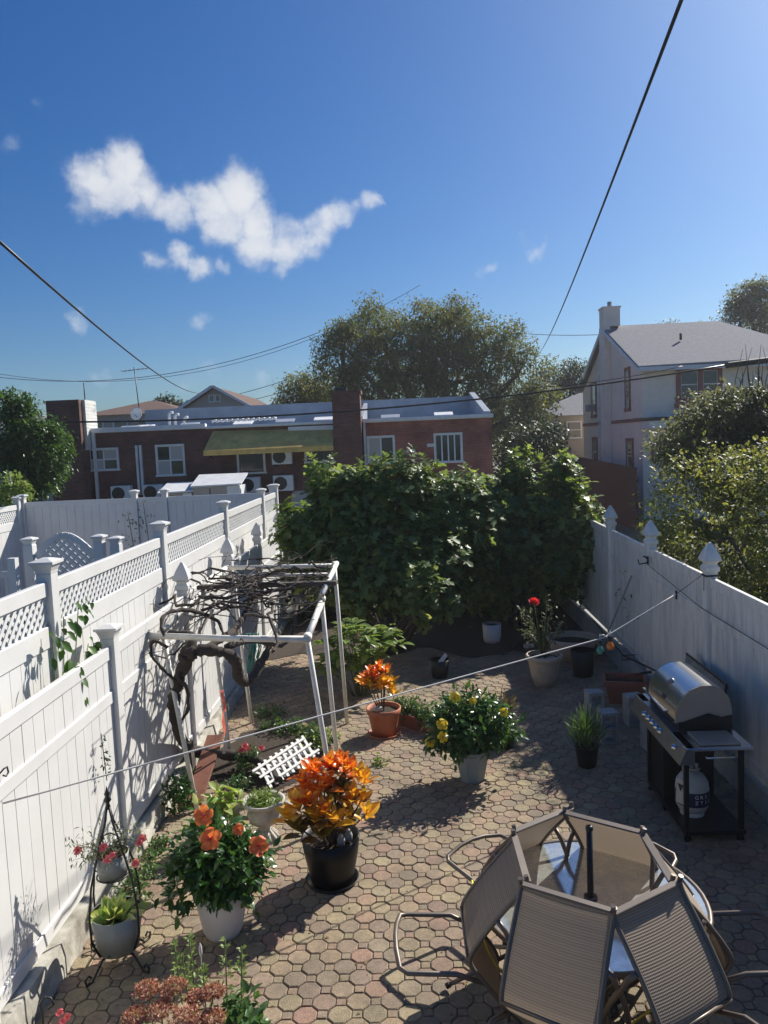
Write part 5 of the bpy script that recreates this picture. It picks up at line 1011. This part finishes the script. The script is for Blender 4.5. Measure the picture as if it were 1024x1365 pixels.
vt('limb', [at(262, 868, 7.75), at(300, 850, 8.2), at(320, 830, 8.8), at(340, 800, 9.4), at(370, 785, 9.8), at(420, 780, 10.0)], [.045, .04, .035, .03, .022, .012], 8, .012)
vt('limb', [at(300, 862, 7.9), at(340, 855, 8.2), at(380, 858, 8.1), at(392, 830, 8.8), at(400, 800, 9.6), at(425, 775, 10.2)], [.035, .032, .025, .02, .016, .01], 8, .012)
b = MB(); r2 = random.Random(5)
for k in range(105):
    x, y = r2.uniform(-2.55, -.98), r2.uniform(7.9, 10.4)
    if y < 8.6 and r2.random() < .55: continue
    rb_ = r2.choice((.006, .008, .010, .014, .020)); P = []; p = Vector((x, y, 1.92+.1*(y-7.6)*.95+r2.uniform(.0, .16))); a = r2.random()*6.28
    for s in range(r2.randint(5, 11)):
        P.append(p.copy()); a += r2.uniform(-.7, .7); sl_ = r2.uniform(.08, .2); p = p+Vector((math.cos(a)*sl_, math.sin(a)*sl_*1.2, r2.uniform(-.07, .06)))
        if p.x > -.93: a = PI-a; p.x = -.95
        if r2.random() < .08: p.z -= .1
    b.tube([q-GO for q in P], [max(.003, rb_*(1-i/len(P)*.6)) for i in range(len(P))], 5)
tag(b.build('twigs', vine_bark, gv), kind='stuff')
b = MB()
for (px, py, Y) in ((245, 838, 7.9), (205, 815, 7.9), (440, 745, 10.2), (425, 748, 10.3), (400, 752, 10.3), (230, 835, 7.9), (330, 790, 9)): p = at(px, py, Y)-GO; b.tube([p, p+Vector((r2.uniform(-.1, .1), 0, .12)), p+Vector((r2.uniform(-.2, .2), 0, .2))], [.006, .004, .002], 4)
b.build('loose_shoots', vine_bark, gv)
t = thing('ribbon', 'pink and white plastic ribbon hanging from the middle left pergola post', 'ribbon', (-2.23, 8.75, 0))
for k, (m, pts) in enumerate(((pet_p, [(0, 0, 1.0), (.03, -.02, .8), (.0, -.02, .62), (.02, 0, .45)]), (pot_white, [(.03, -.02, .75), (.05, -.05, .55), (.01, -.05, .35), (-.02, -.04, .2)]))):
    V = []; 
    for p in pts: V += [(p[0]-.015, p[1], p[2]), (p[0]+.02, p[1], p[2])]
    MB().add(V, [(0, 1, 3, 2), (2, 3, 5, 4), (4, 5, 7, 6)]).build('streamer', m, t)
teal = mat('teal_netting', (.05, .22, .20), .7, var=.3)
t = thing('netting_scrap', 'torn teal netting hanging at the back of the pergola', 'netting', (-2.2, 10.45, 0)); b = MB()
for k in range(14): x = rnd.uniform(-.08, .1); b.tube([(x, 0, 1.25), (x+.03, rnd.uniform(-.04, .04), 1.05), (x-.02, 0, .8+rnd.uniform(-.1, .1))], .012, 4)
b.build('strands', teal, t)
t = thing('leaning_board', 'reddish brown board leaning along the curb behind the front pergola post', 'board', (-2.42, 8.4, 0)); MB().bar((.03, -.55, .05), (-.02, .75, .30), .20, .03, bev=.004).build('plank', wood_red, t)
t = thing('leaning_board', 'short dark board standing against the curb at the front pergola post', 'board', (-2.54, 8.5, 0)); MB().bar((.0, 0, .0), (-.03, .02, .48), .03, .12, up=(0, 1, 0)).build('plank', wood_grey, t)
# fallen white trellis
tr = thing('fallen_trellis', 'small white wooden trellis lying tilted on the soil bed', 'trellis', (-1.48, 8.62, .16)); M_ = Euler((R(22), R(-10), R(38))).to_matrix()
tr.rotation_euler = (R(24), R(-8), R(52)); tr.scale = (.84, .84, .84); pk = mat('white_painted_slat', (.78, .77, .74), .6, var=.06)
for k in range(9): x = -.42+k*.105; MB().bar((x-.07, -.20, .01), (x+.09, .22, .01), .040, .012).build('slat', pk, tr)
for k in range(8): x = -.40+k*.11; MB().bar((x+.10, -.17, -.005), (x-.08, .18, -.005), .030, .012).build('cross_slat', pk, tr)
for y in (-.13, .02, .16): MB().bar((-.50, y, .024), (.50, y, .024), .035, .012).build('rail', pk, tr)

# ---------------------------------------------------------------- patio table and six tipped sling chairs
taupe = mat('taupe_metal', (.16, .13, .105), .42, metal=.35, var=.08)
def slingmat():
    m = bpy.data.materials.new('woven_sling'); m.use_nodes = True; n = m.node_tree.nodes; l = m.node_tree.links; p = n['Principled BSDF']; p.inputs['Roughness'].default_value = .75
    a = n.new('ShaderNodeAttribute'); a.attribute_name = 'len'; a2 = n.new('ShaderNodeAttribute'); a2.attribute_name = 'wid'
    def sn(src, f, ph=0):
        q = n.new('ShaderNodeMath'); q.operation = 'MULTIPLY'; l.new(src, q.inputs[0]); q.inputs[1].default_value = f; s = n.new('ShaderNodeMath'); s.operation = 'SINE'; l.new(q.outputs[0], s.inputs[0]); return s.outputs[0]
    s1 = sn(a.outputs['Fac'], 420.0); s3 = sn(a.outputs['Fac'], 131.0); s2 = sn(a2.outputs['Fac'], 560.0); ad = n.new('ShaderNodeMath'); ad.operation = 'MULTIPLY_ADD'; l.new(s2, ad.inputs[0]); ad.inputs[1].default_value = .5; l.new(s1, ad.inputs[2])
    ae = n.new('ShaderNodeMath'); ae.operation = 'MULTIPLY_ADD'; l.new(s3, ae.inputs[0]); ae.inputs[1].default_value = .22; l.new(ad.outputs[0], ae.inputs[2])
    mr = n.new('ShaderNodeMapRange'); l.new(ae.outputs[0], mr.inputs[0]); mr.inputs[1].default_value = -1.7; mr.inputs[2].default_value = 1.7
    cr = n.new('ShaderNodeValToRGB'); l.new(mr.outputs[0], cr.inputs[0]); cr.color_ramp.elements[0].color = (.22, .165, .12, 1); cr.color_ramp.elements[1].color = (.40, .32, .24, 1); l.new(cr.outputs[0], p.inputs['Base Color'])
    bp = n.new('ShaderNodeBump'); bp.inputs['Strength'].default_value = .35; bp.inputs['Distance'].default_value = .003; l.new(ae.outputs[0], bp.inputs['Height']); l.new(bp.outputs[0], p.inputs['Normal'])
    tr_ = n.new('ShaderNodeBsdfTranslucent'); l.new(cr.outputs[0], tr_.inputs[0]); ms = n.new('ShaderNodeMixShader'); ms.inputs[0].default_value = .22; l.new(p.outputs[0], ms.inputs[1]); l.new(tr_.outputs[0], ms.inputs[2]); l.new(ms.outputs[0], n['Material Output'].inputs[0])
    return m
sling_m = slingmat()
TC = Vector((1.14, 4.93, 0)); TR = .76; TZ = .72
tb = thing('patio_table', 'round glass-topped patio table with a taupe metal rim, ringed by tipped chairs', 'table', TC)
def ring(r, z, t_, n=48): return [(r*math.cos(2*PI*k/n), r*math.sin(2*PI*k/n), z) for k in range(n)]
MB().tube(ring(TR-.02, TZ-.012, 0), .018, 8, closed=True).build('rim', taupe, tb)
tg = glassmat('dusty_table_glass', (.60, .68, .68), .42, (.42, .44, .41), .12, .8)
MB().lathe([(.03, 0), (TR-.03, 0), (TR-.03, -.006), (.03, -.006), (.03, 0)], 48, (0, 0, TZ-.005), smooth=False).build('glass_top', tg, tb)
MB().lathe([(.03, -.02), (.045, -.02), (.045, .008), (.03, .008)], 20, (0, 0, TZ)).build('umbrella_collar', taupe, tb)
MB().tube(ring(.34, .30, 0, 32), .012, 6, closed=True).build('lower_ring', taupe, tb)
for k in range(6):
    a = R(30+60*k); c, s = math.cos(a), math.sin(a); MB().tube([(c*.70, s*.70, TZ-.03), (c*.6, s*.6, .55), (c*.36, s*.36, .32), (c*.42, s*.42, .14), (c*.56, s*.56, .02)], .016, 8).build('leg', taupe, tb)
um = thing('umbrella_pole', 'black umbrella pole stub standing through the centre of the glass table', 'pole', TC)
MB().tube([(0, 0, .02), (0, 0, 1.20)], .021, 14).build('pole', black_metal, um); MB().lathe([(.001, 0), (.22, 0), (.22, .04), (.06, .06), (.035, .09), (.035, .3), (.001, .3)], 24, (0, 0, .014)).build('base', black_metal, um); MB().lathe([(.022, 0), (.026, .01), (.024, .03), (.012, .034)], 14, (0, 0, 1.185)).build('end_cap', black_metal, um)
PR = [(-.02, .385), (.03, .42), (.14, .428), (.30, .41), (.42, .40), (.475, .425), (.52, .50), (.58, .64), (.635, .80), (.67, .91), (.70, .965), (.745, .985)]
def smooth_prof(pr, k=4):
    Q = []
    for i in range(len(pr)-1):
        p0, p1, p2, p3 = [Vector(pr[j]) for j in (max(i-1, 0), i, i+1, min(i+2, len(pr)-1))]
        for q in range(k): s = q/k; Q.append(.5*((2*p1)+(p2-p0)*s+(2*p0-5*p1+4*p2-p3)*s*s+(3*p1-p0-3*p2+p3)*s**3))
    Q.append(Vector(pr[-1])); return Q
def make_chair():
    t = thing('sling_chair', 'x', 'chair', group='sling chairs tipped against the table'); HW = .275; Q = smooth_prof(PR)
    V = []; ln = []; wd = []; acc = 0; pv = Q[0]; nw = 6
    Qs = Q[1:-3]
    for q in Qs:
        acc += (q-pv).length; pv = q
        for j in range(nw+1): f = j/nw*2-1; sag = .012*(1-f*f); V.append((q.x, f*(HW-.008), q.y-sag)); ln.append(acc); wd.append(f*HW)
    F = []
    for i in range(len(Qs)-1):
        for j in range(nw): a = i*(nw+1)+j; F.append((a, a+1, a+nw+2, a+nw+1))
    me = bpy.data.meshes.new('sling'); me.from_pydata(V, [], F); A = me.attributes.new('len', 'FLOAT', 'POINT'); A.data.foreach_set('value', ln); A = me.attributes.new('wid', 'FLOAT', 'POINT'); A.data.foreach_set('value', wd); me.materials.append(sling_m); me.polygons.foreach_set('use_smooth', [True]*len(F)); me.update(); link('sling', me, t)
    for s in (-1, 1): MB().tube([(q.x, s*HW, q.y) for q in Q], .0155, 8).build('side_rail', taupe, t)
    MB().bar((.705, -HW, .972), (.705, HW, .972), .014, .05, up=(-.6, 0, .8), bev=.004).build('top_rail', taupe, t); MB().tube([(-.015, -HW, .39), (-.02, HW, .39)], .014, 8).build('front_rail', taupe, t); MB().tube([(.46, -HW, .40), (.46, HW, .40)], .012, 8).build('cross_rail', taupe, t)
    for s in (-1, 1):
        y = s*(HW+.025)
        MB().tube([(.60, y-s*.012, .69), (.52, y, .70), (.30, y+s*.015, .685), (.08, y+s*.015, .655), (.02, y+s*.01, .63), (-.015, y, .56)], .017, 8).build('armrest', taupe, t)
        MB().tube([(-.015, y, .56), (-.01, y, .40), (.0, y, .18), (.01, y, .01)], .015, 8).build('front_leg', taupe, t)
        MB().lathe([(.016, 0), (.02, .0), (.02, .03), (.016, .03)], 10, (.01, y, 0)).build('foot_cap', black_metal, t)
    U_ = [(.30, -HW-.0, .40), (.44, -HW-.02, .30), (.60, -HW-.02, .05), (.635, -HW+.01, .015), (.67, -.12, .01), (.68, 0, .01), (.67, .12, .01), (.635, HW-.01, .015), (.60, HW+.02, .05), (.44, HW+.02, .30), (.30, HW, .40)]
    MB().tube(U_, .0165, 8).build('rear_leg_loop', taupe, t)
    return t
ch0 = make_chair(); PHI = R(60)
CH = [((681, 1104), (704, 1170), 180, 60, 'sling chair tipped against the table on the side facing the croton, yellow cord over it'),
      ((692, 1098), (754, 1070), 124, 60, 'tipped sling chair on the far left of the table, nearest the blue-grey pot'),
      ((757, 1076), (852, 1100), 56, 60, 'tipped sling chair on the far right side of the table, towards the grill'),
      ((858, 1102), (900, 1169), 0, 58, 'tipped sling chair on the right of the table, its sling seen sunlit from inside'),
      ((823, 1208), (905, 1169), -58, 56, 'nearest right tipped sling chair with a sunlit patch on its sling'),
      ((697, 1172), (813, 1206), -122, 54, 'nearest tipped sling chair, its whole woven back facing the viewer')]
for i, (pa, pb_, ang, phi, lab) in enumerate(CH):
    o = ch0 if i == 0 else copy_tree(ch0); o['label'] = lab; a = R(ang); f_ = R(phi); xt = .745*math.cos(f_)-.985*math.sin(f_); zt_ = .745*math.sin(f_)+.985*math.cos(f_)+.03
    m_ = (atz(*pa, zt_)+atz(*pb_, zt_))/2; p = Vector((m_.x, m_.y, 0))-Vector((math.cos(a), math.sin(a), 0))*xt
    o.matrix_world = Matrix.Translation(p+Vector((0, 0, .03)))@Matrix.Rotation(a, 4, 'Z')@Matrix.Rotation(-f_, 4, 'Y')
yc = mat('yellow_cord', (.72, .60, .06), .6)
def on_plane(px, py, p0, n_): d = ray(px, py); n_ = Vector(n_); return CAM+d*((Vector(p0)-CAM).dot(n_)/d.dot(n_))
nl = Vector((-(1.10-.59), 0, .49-.13)).normalized()
pp = [on_plane(x, y, (.655, 5, 1.17), (-.85, 0, .52)) for x, y in ((632, 1176), (634, 1192), (638, 1210), (643, 1240))]+[atz(652, 1268, .52), atz(664, 1290, .40), atz(673, 1300, .32)]
pp = [p+Vector((-.012, 0, .012)) for p in pp]; o = MB().tube(pp, .007, 6).build('cord', yc); tag(o, 'bright yellow cord draped over the left tipped chair', 'cord')
o = MB().tube([atz(910, 1265, .42), atz(916, 1255, .50), atz(922, 1262, .5), atz(924, 1275, .44), atz(917, 1281, .4)], .008, 6).build('cord', yc); tag(o, 'small knot of yellow cord at the right side of the table', 'cord')
o = MB().tube([atz(842, 1365, .3), atz(862, 1350, .35), atz(886, 1340, .4)], .007, 6).build('cord', yc); tag(o, 'short length of yellow cord between the two nearest chairs', 'cord')

# ---------------------------------------------------------------- barbecue grill
steel = mat('brushed_steel', (.60, .60, .60), .26, metal=1.0, var=.08, vscale=3, dirt=(.35, .34, .33), dirt_amt=.3, dscale=3)
steel_d = mat('dark_steel', (.26, .26, .27), .35, metal=.9, var=.1)
bronze = mat('tan_enamel', (.36, .31, .26), .4, metal=.3, var=.06); blackp = mat('black_enamel', (.008, .008, .009), .35)
g = thing('barbecue_grill', 'stainless gas barbecue grill with closed curved lid, row of knobs and side shelves', 'grill', (2.75, 7.6, 0)); GG = Vector((2.75, 7.6, 0))
def gb(nm, a, b_, m, bev=0, par=None): return MB().box2([a[i]-GG[i] for i in range(3)], [b_[i]-GG[i] for i in range(3)], bev).build(nm, m, par or g)
gb('cabinet', (2.5, 7.55, .12), (3.0, 7.95, .86), blackp); gb('side_panel', (2.47, 7.94, .08), (3.02, 7.98, .9), blackp); gb('base_shelf', (2.47, 6.86, .08), (3.02, 7.94, .12), blackp)
for x, y in ((2.49, 6.9), (2.99, 6.9)): gb('leg', (x-.02, y-.02, 0), (x+.02, y+.02, .9), blackp)
gb('leg', (2.48, 7.5, .0), (2.52, 7.54, .9), blackp); gb('cross_bar', (2.48, 6.92, .80), (2.5, 7.5, .86), blackp)
for x in (2.5, 2.98):
    for y in (6.9, 7.95): MB().lathe([(.001, -.012), (.035, -.012), (.035, .012), (.001, .012)], 12).build('caster', blackp, g, Matrix.Translation((x-GG.x, y-GG.y, .035))@Matrix.Rotation(PI/2, 4, 'X'))
gb('firebox', (2.52, 7.18, .86), (3.02, 8.02, 1.04), blackp, .01)
def prism(nm, prof, y0, y1, m, par=None, smooth=True):
    k = len(prof); V = [(x-GG.x, y0-GG.y, z) for x, z in prof]+[(x-GG.x, y1-GG.y, z) for x, z in prof]; F = [(i, (i+1) % k, k+(i+1) % k, k+i) for i in range(k-1)]
    b = MB().add(V, F, smooth); return b.build(nm, m, par or g)
hood = [(2.50, 1.05), (2.505, 1.13), (2.53, 1.21), (2.58, 1.29), (2.65, 1.35), (2.74, 1.385), (2.84, 1.385), (2.93, 1.35), (3.0, 1.27), (3.03, 1.16), (3.03, 1.05)]
lid = prism('lid', hood, 7.20, 8.0, steel)
for y in (7.2, 8.0):
    V = [(x-GG.x, y-GG.y+(-.012 if y < 7.5 else .012), z) for x, z in [(2.49, 1.03)]+hood+[(3.04, 1.03)]]; w = [(x-GG.x, y-GG.y+(.012 if y < 7.5 else -.012), z) for x, z in [(2.49, 1.03)]+hood+[(3.04, 1.03)]]; k = len(V)
    MB().add(V+w, [tuple(range(k))[::(1 if y < 7.5 else -1)], tuple(range(k, 2*k))]+[(i, i+1, k+i+1, k+i) for i in range(k-1)]).build('lid_end', bronze, lid)
    yb = 7.178 if y < 7.5 else 8.022
    MB().add([(2.53-GG.x, yb-GG.y, .97), (3.03-GG.x, yb-GG.y, .97), (3.03-GG.x, yb-GG.y, 1.1), (2.93-GG.x, yb-GG.y, 1.08), (2.80-GG.x, yb-GG.y, 1.12), (2.53-GG.x, yb-GG.y, 1.03)], [(0, 1, 2, 3, 4, 5)]).build('lid_end_skirt', blackp, lid)
MB().tube([(2.46-GG.x, 7.27-7.6, 1.12), (2.42-GG.x, 7.27-7.6, 1.13), (2.42-GG.x, 7.93-7.6, 1.13), (2.46-GG.x, 7.93-7.6, 1.12)], .011, 8).build('lid_handle', steel, lid)
MB().lathe([(.001, .0), (.035, 0), (.035, .012), (.028, .016), (.001, .016)], 16).build('thermometer', steel_d, lid, Matrix.Translation((2.60-GG.x, 0, 1.305))@Matrix.Rotation(R(-42), 4, 'Y'))
MB().box((0, 0, 0), (.004, .09, .045)).build('badge', blackp, lid, Matrix.Translation((2.513-GG.x, -.03, 1.17))@Matrix.Rotation(R(14), 4, 'Y'))
cp = MB(); y0, y1 = 6.76-7.6, 8.28-7.6; cp.add([(2.45-GG.x, y0, .955), (2.45-GG.x, y1, .955), (2.38-GG.x, y1, .80), (2.38-GG.x, y0, .80), (2.52-GG.x, y0, .955), (2.52-GG.x, y1, .955), (2.52-GG.x, y1, .80), (2.52-GG.x, y0, .80)], [(0, 1, 2, 3), (0, 4, 5, 1), (0, 3, 7, 4), (1, 5, 6, 2), (3, 2, 6, 7)]); cpo = cp.build('control_panel', steel_d, g)
for y in (7.86, 7.74, 7.62, 7.50, 7.38, 6.98):
    M = Matrix.Translation((2.415-GG.x, y-7.6, .878))@Matrix.Rotation(R(-65.7), 4, 'Y'); k_ = MB().lathe([(.001, .0), (.034, 0), (.034, .008), (.024, .012), (.022, .034), (.001, .036)], 16).build('knob', steel, cpo, M)
    MB().box((0, 0, .038), (.008, .044, .012)).build('knob_grip', steel, cpo, M)
for nm, ya, yb in (('side_shelf', 8.03, 8.29), ('side_shelf', 6.75, 7.16)):
    s_ = gb(nm, (2.44, ya, .925), (3.04, yb, .955), steel, .006)
    if ya < 7: gb('burner_cover', (2.58, 6.80, .957), (2.95, 7.12, .975), bronze, .006, g); MB().tube([(2.6-GG.x, 6.74-7.6, .90), (2.6-GG.x, 6.70-7.6, .885), (2.85-GG.x, 6.70-7.6, .885), (2.85-GG.x, 6.74-7.6, .90)], .008, 6).build('towel_bar', steel, g)
tank_m = mat('tank_paint', (.50, .50, .46), .4, var=.08, dirt=(.25, .24, .2), dirt_amt=.4, dscale=8); navy = mat('navy_label', (.015, .02, .06), .5)
pt = thing('propane_tank', 'whitish propane tank with a dark blue lettered band, standing under the grill side shelf', 'gas tank', (2.66, 7.22, .12))
MB().lathe([(.001, .02), (.09, .02), (.125, .05), (.15, .10), (.155, .18), (.155, .27), (.145, .33), (.11, .385), (.05, .41), (.001, .415)], 28).build('body', tank_m, pt); MB().lathe([(.11, 0), (.115, .04), (.105, .04)], 24).build('foot_ring', tank_m, pt)
MB().lathe([(.1565, .12), (.1575, .13), (.1575, .25), (.1565, .26)], 28).build('label_band', navy, pt); MB().tube([(.075*math.cos(a), .075*math.sin(a), .46) for a in [R(20+k*16) for k in range(20)]], .008, 6).build('collar', tank_m, pt)
MB().lathe([(.02, .40), (.02, .46), (.03, .47), (.001, .48)], 10).build('valve', steel_d, pt)
for k in (-1, 1): MB().tube([(.09*k*.7, .05, .37), (.08*k*.8, .05, .47)], .012, 6).build('collar_strut', tank_m, pt)
paper = mat('paper_tag', (.52, .50, .44), .8)
MB().add([(-.155, -.03, .37), (-.10, -.13, .37), (-.115, -.145, .14), (-.17, -.04, .14)], [(0, 1, 2, 3)]).build('paper_tag', paper, pt)
MB().add([(-.153, -.045, .33), (-.118, -.115, .33), (-.14, -.088, .26)], [(0, 1, 2)]).build('tag_mark', blackp, pt, Matrix.Translation((-.004, -.004, 0)))
def text(body, size, M, m, parent, name='lettering', ext=.0006):
    c = bpy.data.curves.new(name, 'FONT'); c.body = body; c.size = size; c.align_x = 'CENTER'; c.align_y = 'CENTER'; c.extrude = ext; c.materials.append(m); o = bpy.data.objects.new(name, c); me = bpy.data.meshes.new_from_object(o); bpy.data.objects.remove(o); return link(name, me, parent, M)
wl = mat('white_lettering', (.75, .75, .72), .6)
for s, z, sz in (('GRI', .222, .05), ('ZTIL', .168, .048)):
    n_ = len(s)
    for i, ch_ in enumerate(s):
        a = R(-98)+R(17)*(i+.2); text(ch_, sz, Matrix.Rotation(a, 4, 'Z')@Matrix.Translation((.1585, 0, z))@Matrix(((0, 0, 1, 0), (1, 0, 0, 0), (0, 1, 0, 0), (0, 0, 0, 1))), wl, pt)
gp_ = thing('glass_panel', 'grey translucent panel with a dark edge leaning on the fence behind the grill', 'glass panel', (3.3, 8.3, 0)); GP = Vector((3.3, 8.3, 0))
A, B_ = atx(915, 871, 3.33)-GP, atx(969, 913, 3.33)-GP; C1 = Vector((-.12, B_.y, .35)); D1 = Vector((-.12, A.y, .35))
pgm = glassmat('smoky_glass', (.45, .5, .5), .75, (.25, .28, .28), .2); nrm = (B_-A).cross(D1-A).normalized()*.006
MB().add([A, B_, C1, D1, A+nrm, B_+nrm, C1+nrm, D1+nrm], [(0, 1, 2, 3), (4, 7, 6, 5), (0, 4, 5, 1), (1, 5, 6, 2), (2, 6, 7, 3), (3, 7, 4, 0)]).build('pane', pgm, gp_)
MB().bar(A, B_, .02, .02).build('edge_trim', blackp, gp_); MB().bar(B_, C1, .02, .02, up=(1, 0, 0)).build('edge_trim', blackp, gp_)

# ---------------------------------------------------------------- right side clutter
def block(label, x, y, rz, w=.21, h=.39, d=.20):
    t = thing('concrete_block', label, 'concrete block', (x, y, .012), rz, 'hollow concrete blocks standing by the grill'); b = MB(); th = .035
    b.box2((-w/2, -d/2, 0), (-w/2+th, d/2, h)); b.box2((w/2-th, -d/2, 0), (w/2, d/2, h))
    for z in (0, h/2-th/2, h-th): b.box2((-w/2+th, -d/2, z), (w/2-th, d/2, z+th))
    b.build('body', conc_grey, t)
block('hollow concrete block standing farthest left, just behind another block', 2.42, 10.05, R(5)); block('hollow concrete block standing upright closest to the small black pot', 2.40, 9.30, R(4)); block('hollow concrete block standing between the others and the box planter', 2.88, 9.85, R(8)); block('hollow concrete block mostly hidden by the left end of the grill', 2.86, 9.05, R(5))
tbx = thing('rectangular_planter', 'terracotta-coloured rectangular planter with soil and a trowel, beside the right fence', 'planter', (3.02, 10.75, 0), R(-12)); b = MB()
w, d, h = .27, .20, .34
b.add([(-w*.8, -d*.8, 0), (w*.8, -d*.8, 0), (w*.8, d*.8, 0), (-w*.8, d*.8, 0), (-w, -d, h), (w, -d, h), (w, d, h), (-w, d, h)], [(3, 2, 1, 0), (0, 1, 5, 4), (1, 2, 6, 5), (2, 3, 7, 6), (3, 0, 4, 7)])
for a_, b__ in (((-w-.02, -d-.02), (w+.02, -d+.01)), ((-w-.02, d-.01), (w+.02, d+.02)), ((-w-.02, -d+.01), (-w+.01, d-.01)), ((w-.01, -d+.01), (w+.02, d-.01))): b.box2((*a_, h-.05), (*b__, h+.01))
b.build('box', mat('plastic_terracotta', (.30, .11, .07), .6, var=.1), tbx); MB().box2((-w*.93, -d*.92, h-.09), (w*.93, d*.92, h-.07)).build('soil', soil, tbx)
tw = thing('trowel', 'garden trowel with a red shaft and black handle lying on the box planter', 'trowel', (3.1, 10.7, .36)); MB().tube([(-.18, .06, .0), (.12, -.02, .06)], .012, 6).build('shaft', mat('red_handle', (.22, .04, .03), .5), tw); MB().tube([(.12, -.02, .06), (.27, -.06, .09)], .02, 8).build('grip', blackp, tw)
rk = thing('garden_rake', 'black garden rake lying along the foot of the right fence', 'rake', (3.3, 11, 0)); MB().tube([Vector((3.28, 13.6, .5))-Vector((3.3, 11, 0)), Vector((3.25, 11.6, .42))-Vector((3.3, 11, 0)), Vector((3.25, 9.3, .75))-Vector((3.3, 11, 0))], .014, 6).build('handle', blackp, rk)
b = MB()
for k in range(6): b.tube([(-.09+k*.035, .55, .36), (-.10+k*.035, .52, .44), (-.08+k*.035, .46, .47)], .006, 5)
b.tube([(-.10, .56, .36), (.10, .56, .36)], .008, 6); b.build('tines', blackp, rk)
br = MB().tube([atx(842, 768, 3.40), atx(813, 838, 3.25), atx(803, 868, 3.15)], .014, 8).build('broom_pole', pot_grey); tag(br, 'thin grey pole leaning diagonally on the right fence above the bulbs', 'pole')
rope_m = mat('white_rope', (.62, .60, .55), .8, bump=.6, bscale=200)
K = at(805, 850, 8.3)
def cat(a, b_, n=12, sag=.03): return [a.lerp(b_, i/n)-Vector((0, 0, sag*4*(i/n)*(1-i/n))) for i in range(n+1)]
kl = Vector((-2.69, 4.76, 1.57)); rp_ = cat(K, kl, 24, .0); P910 = K.lerp(Vector((3.42, 8.9, 2.12)), .72); P910.z -= .02
o = MB().tube(cat(P910, K, 4, 0)+rp_[1:], .0075, 6).build('clothesline', rope_m); tag(o, 'white clothesline rope stretched across the whole yard with two bulbs hanging on it', 'rope')
o = MB().tube([P910, Vector((3.40, 8.9, 2.12))], .004, 5).build('line_wire', black_metal); tag(o, 'short dark wire tying the clothesline to the capped fence post', 'wire')
o = MB().tube([P910+Vector((0, 0, .04)), P910-Vector((0, 0, .06))], .012, 6).build('line_tensioner', blackp); tag(o, 'small dark tensioner where rope meets wire at the right fence', 'tensioner')
o = MB().box2((3.425, 8.825, 2.115), (3.575, 8.975, 2.135)).tube([(3.42, 8.87, 2.12), (3.41, 8.85, 1.95)], .004, 4).build('post_strap', blackp); tag(o, 'black strap tied round the capped fence post where the clothesline ends', 'strap')
hk = thing('fence_bracket', 'black metal hook bracket on the middle capped post of the right fence', 'bracket', (3.43, 10.95, 1.98)); MB().box((0, 0, 0), (.01, .05, .12)).build('plate', blackp, hk); MB().tube([(0, 0, -.03), (-.12, 0, -.05), (-.14, 0, .02)], .01, 6).build('arm', blackp, hk); MB().tube([(0, .03, .03), (-.05, .05, .06)], .012, 6).build('knob', blackp, hk)
o = MB().tube([(3.42, 10.95, 1.93), (3.43, 8.95, 1.72), (3.43, 6.8, 1.67), (3.43, 5.0, 1.63)], .005, 5).build('cable', black_metal); tag(o, 'thin black cable running along the middle rail of the right fence', 'cable')
o = MB().tube([(3.36, 8.9, 2.13), (3.44, 7.5, 1.93), (3.45, 6.0, 1.66)], .002, 4)
def bulb(label, p, col):
    t = thing('string_light_bulb', label, 'light bulb', p, 0, 'bulbs hanging on the clothesline'); m = glassmat(label.split()[0]+'_bulb_glass', tuple(.25+.75*c for c in col), .45, col, .05); MB().lathe([(.001, -.105), (.022, -.10), (.037, -.08), (.040, -.06), (.032, -.035), (.018, -.015), (.016, 0)], 16).build('glass', m, t)
    MB().lathe([(.018, -.01), (.020, .0), (.020, .04), (.008, .045), (.001, .05)], 12).build('socket', blackp, t); MB().tube([(0, 0, .04), (.0, 0, .12)], .004, 5).build('wire', pot_white, t)
bulb('teal green clear bulb, left of the pair on the clothesline', K+Vector((-.05, -.03, -.07)), (.12, .42, .34)); bulb('amber orange clear bulb, right of the pair on the clothesline', K+Vector((.075, .02, -.04)), (.85, .38, .08))
o = MB().tube([K+Vector((-.05, -.03, .03)), K+Vector((0, 0, .03)), K+Vector((.03, 0, .0)), K+Vector((.075, .02, .06))], .009, 6).build('rope_knot', rope_m); tag(o, 'knotted loop on the clothesline holding the two bulbs', 'knot')
# scattered dry leaves and debris on the patio
n = 800; P = np.column_stack([-2.5+5.8*nr.random(n)**np.where(nr.random(n) < .5, 1, 2.5), nr.uniform(4.2, 13, n), np.full(n, .016)]); o = leaf_cloud('fallen_leaves', None, L_OV, P, unitv(n)*np.array([1, 1, .1]), np.array([[0, 0, 1.]])+unitv(n)*.2, nr.uniform(.015, .04, n), MATS['dry_leaf']); tag(o, 'small dry leaves and debris scattered over the patio pavers', 'fallen leaves', kind='stuff')
for o in bpy.data.objects:
    if o.type == 'MESH' and o.name.startswith('lattice_slats') and len(o.data.vertices) == 0: bpy.data.objects.remove(o)
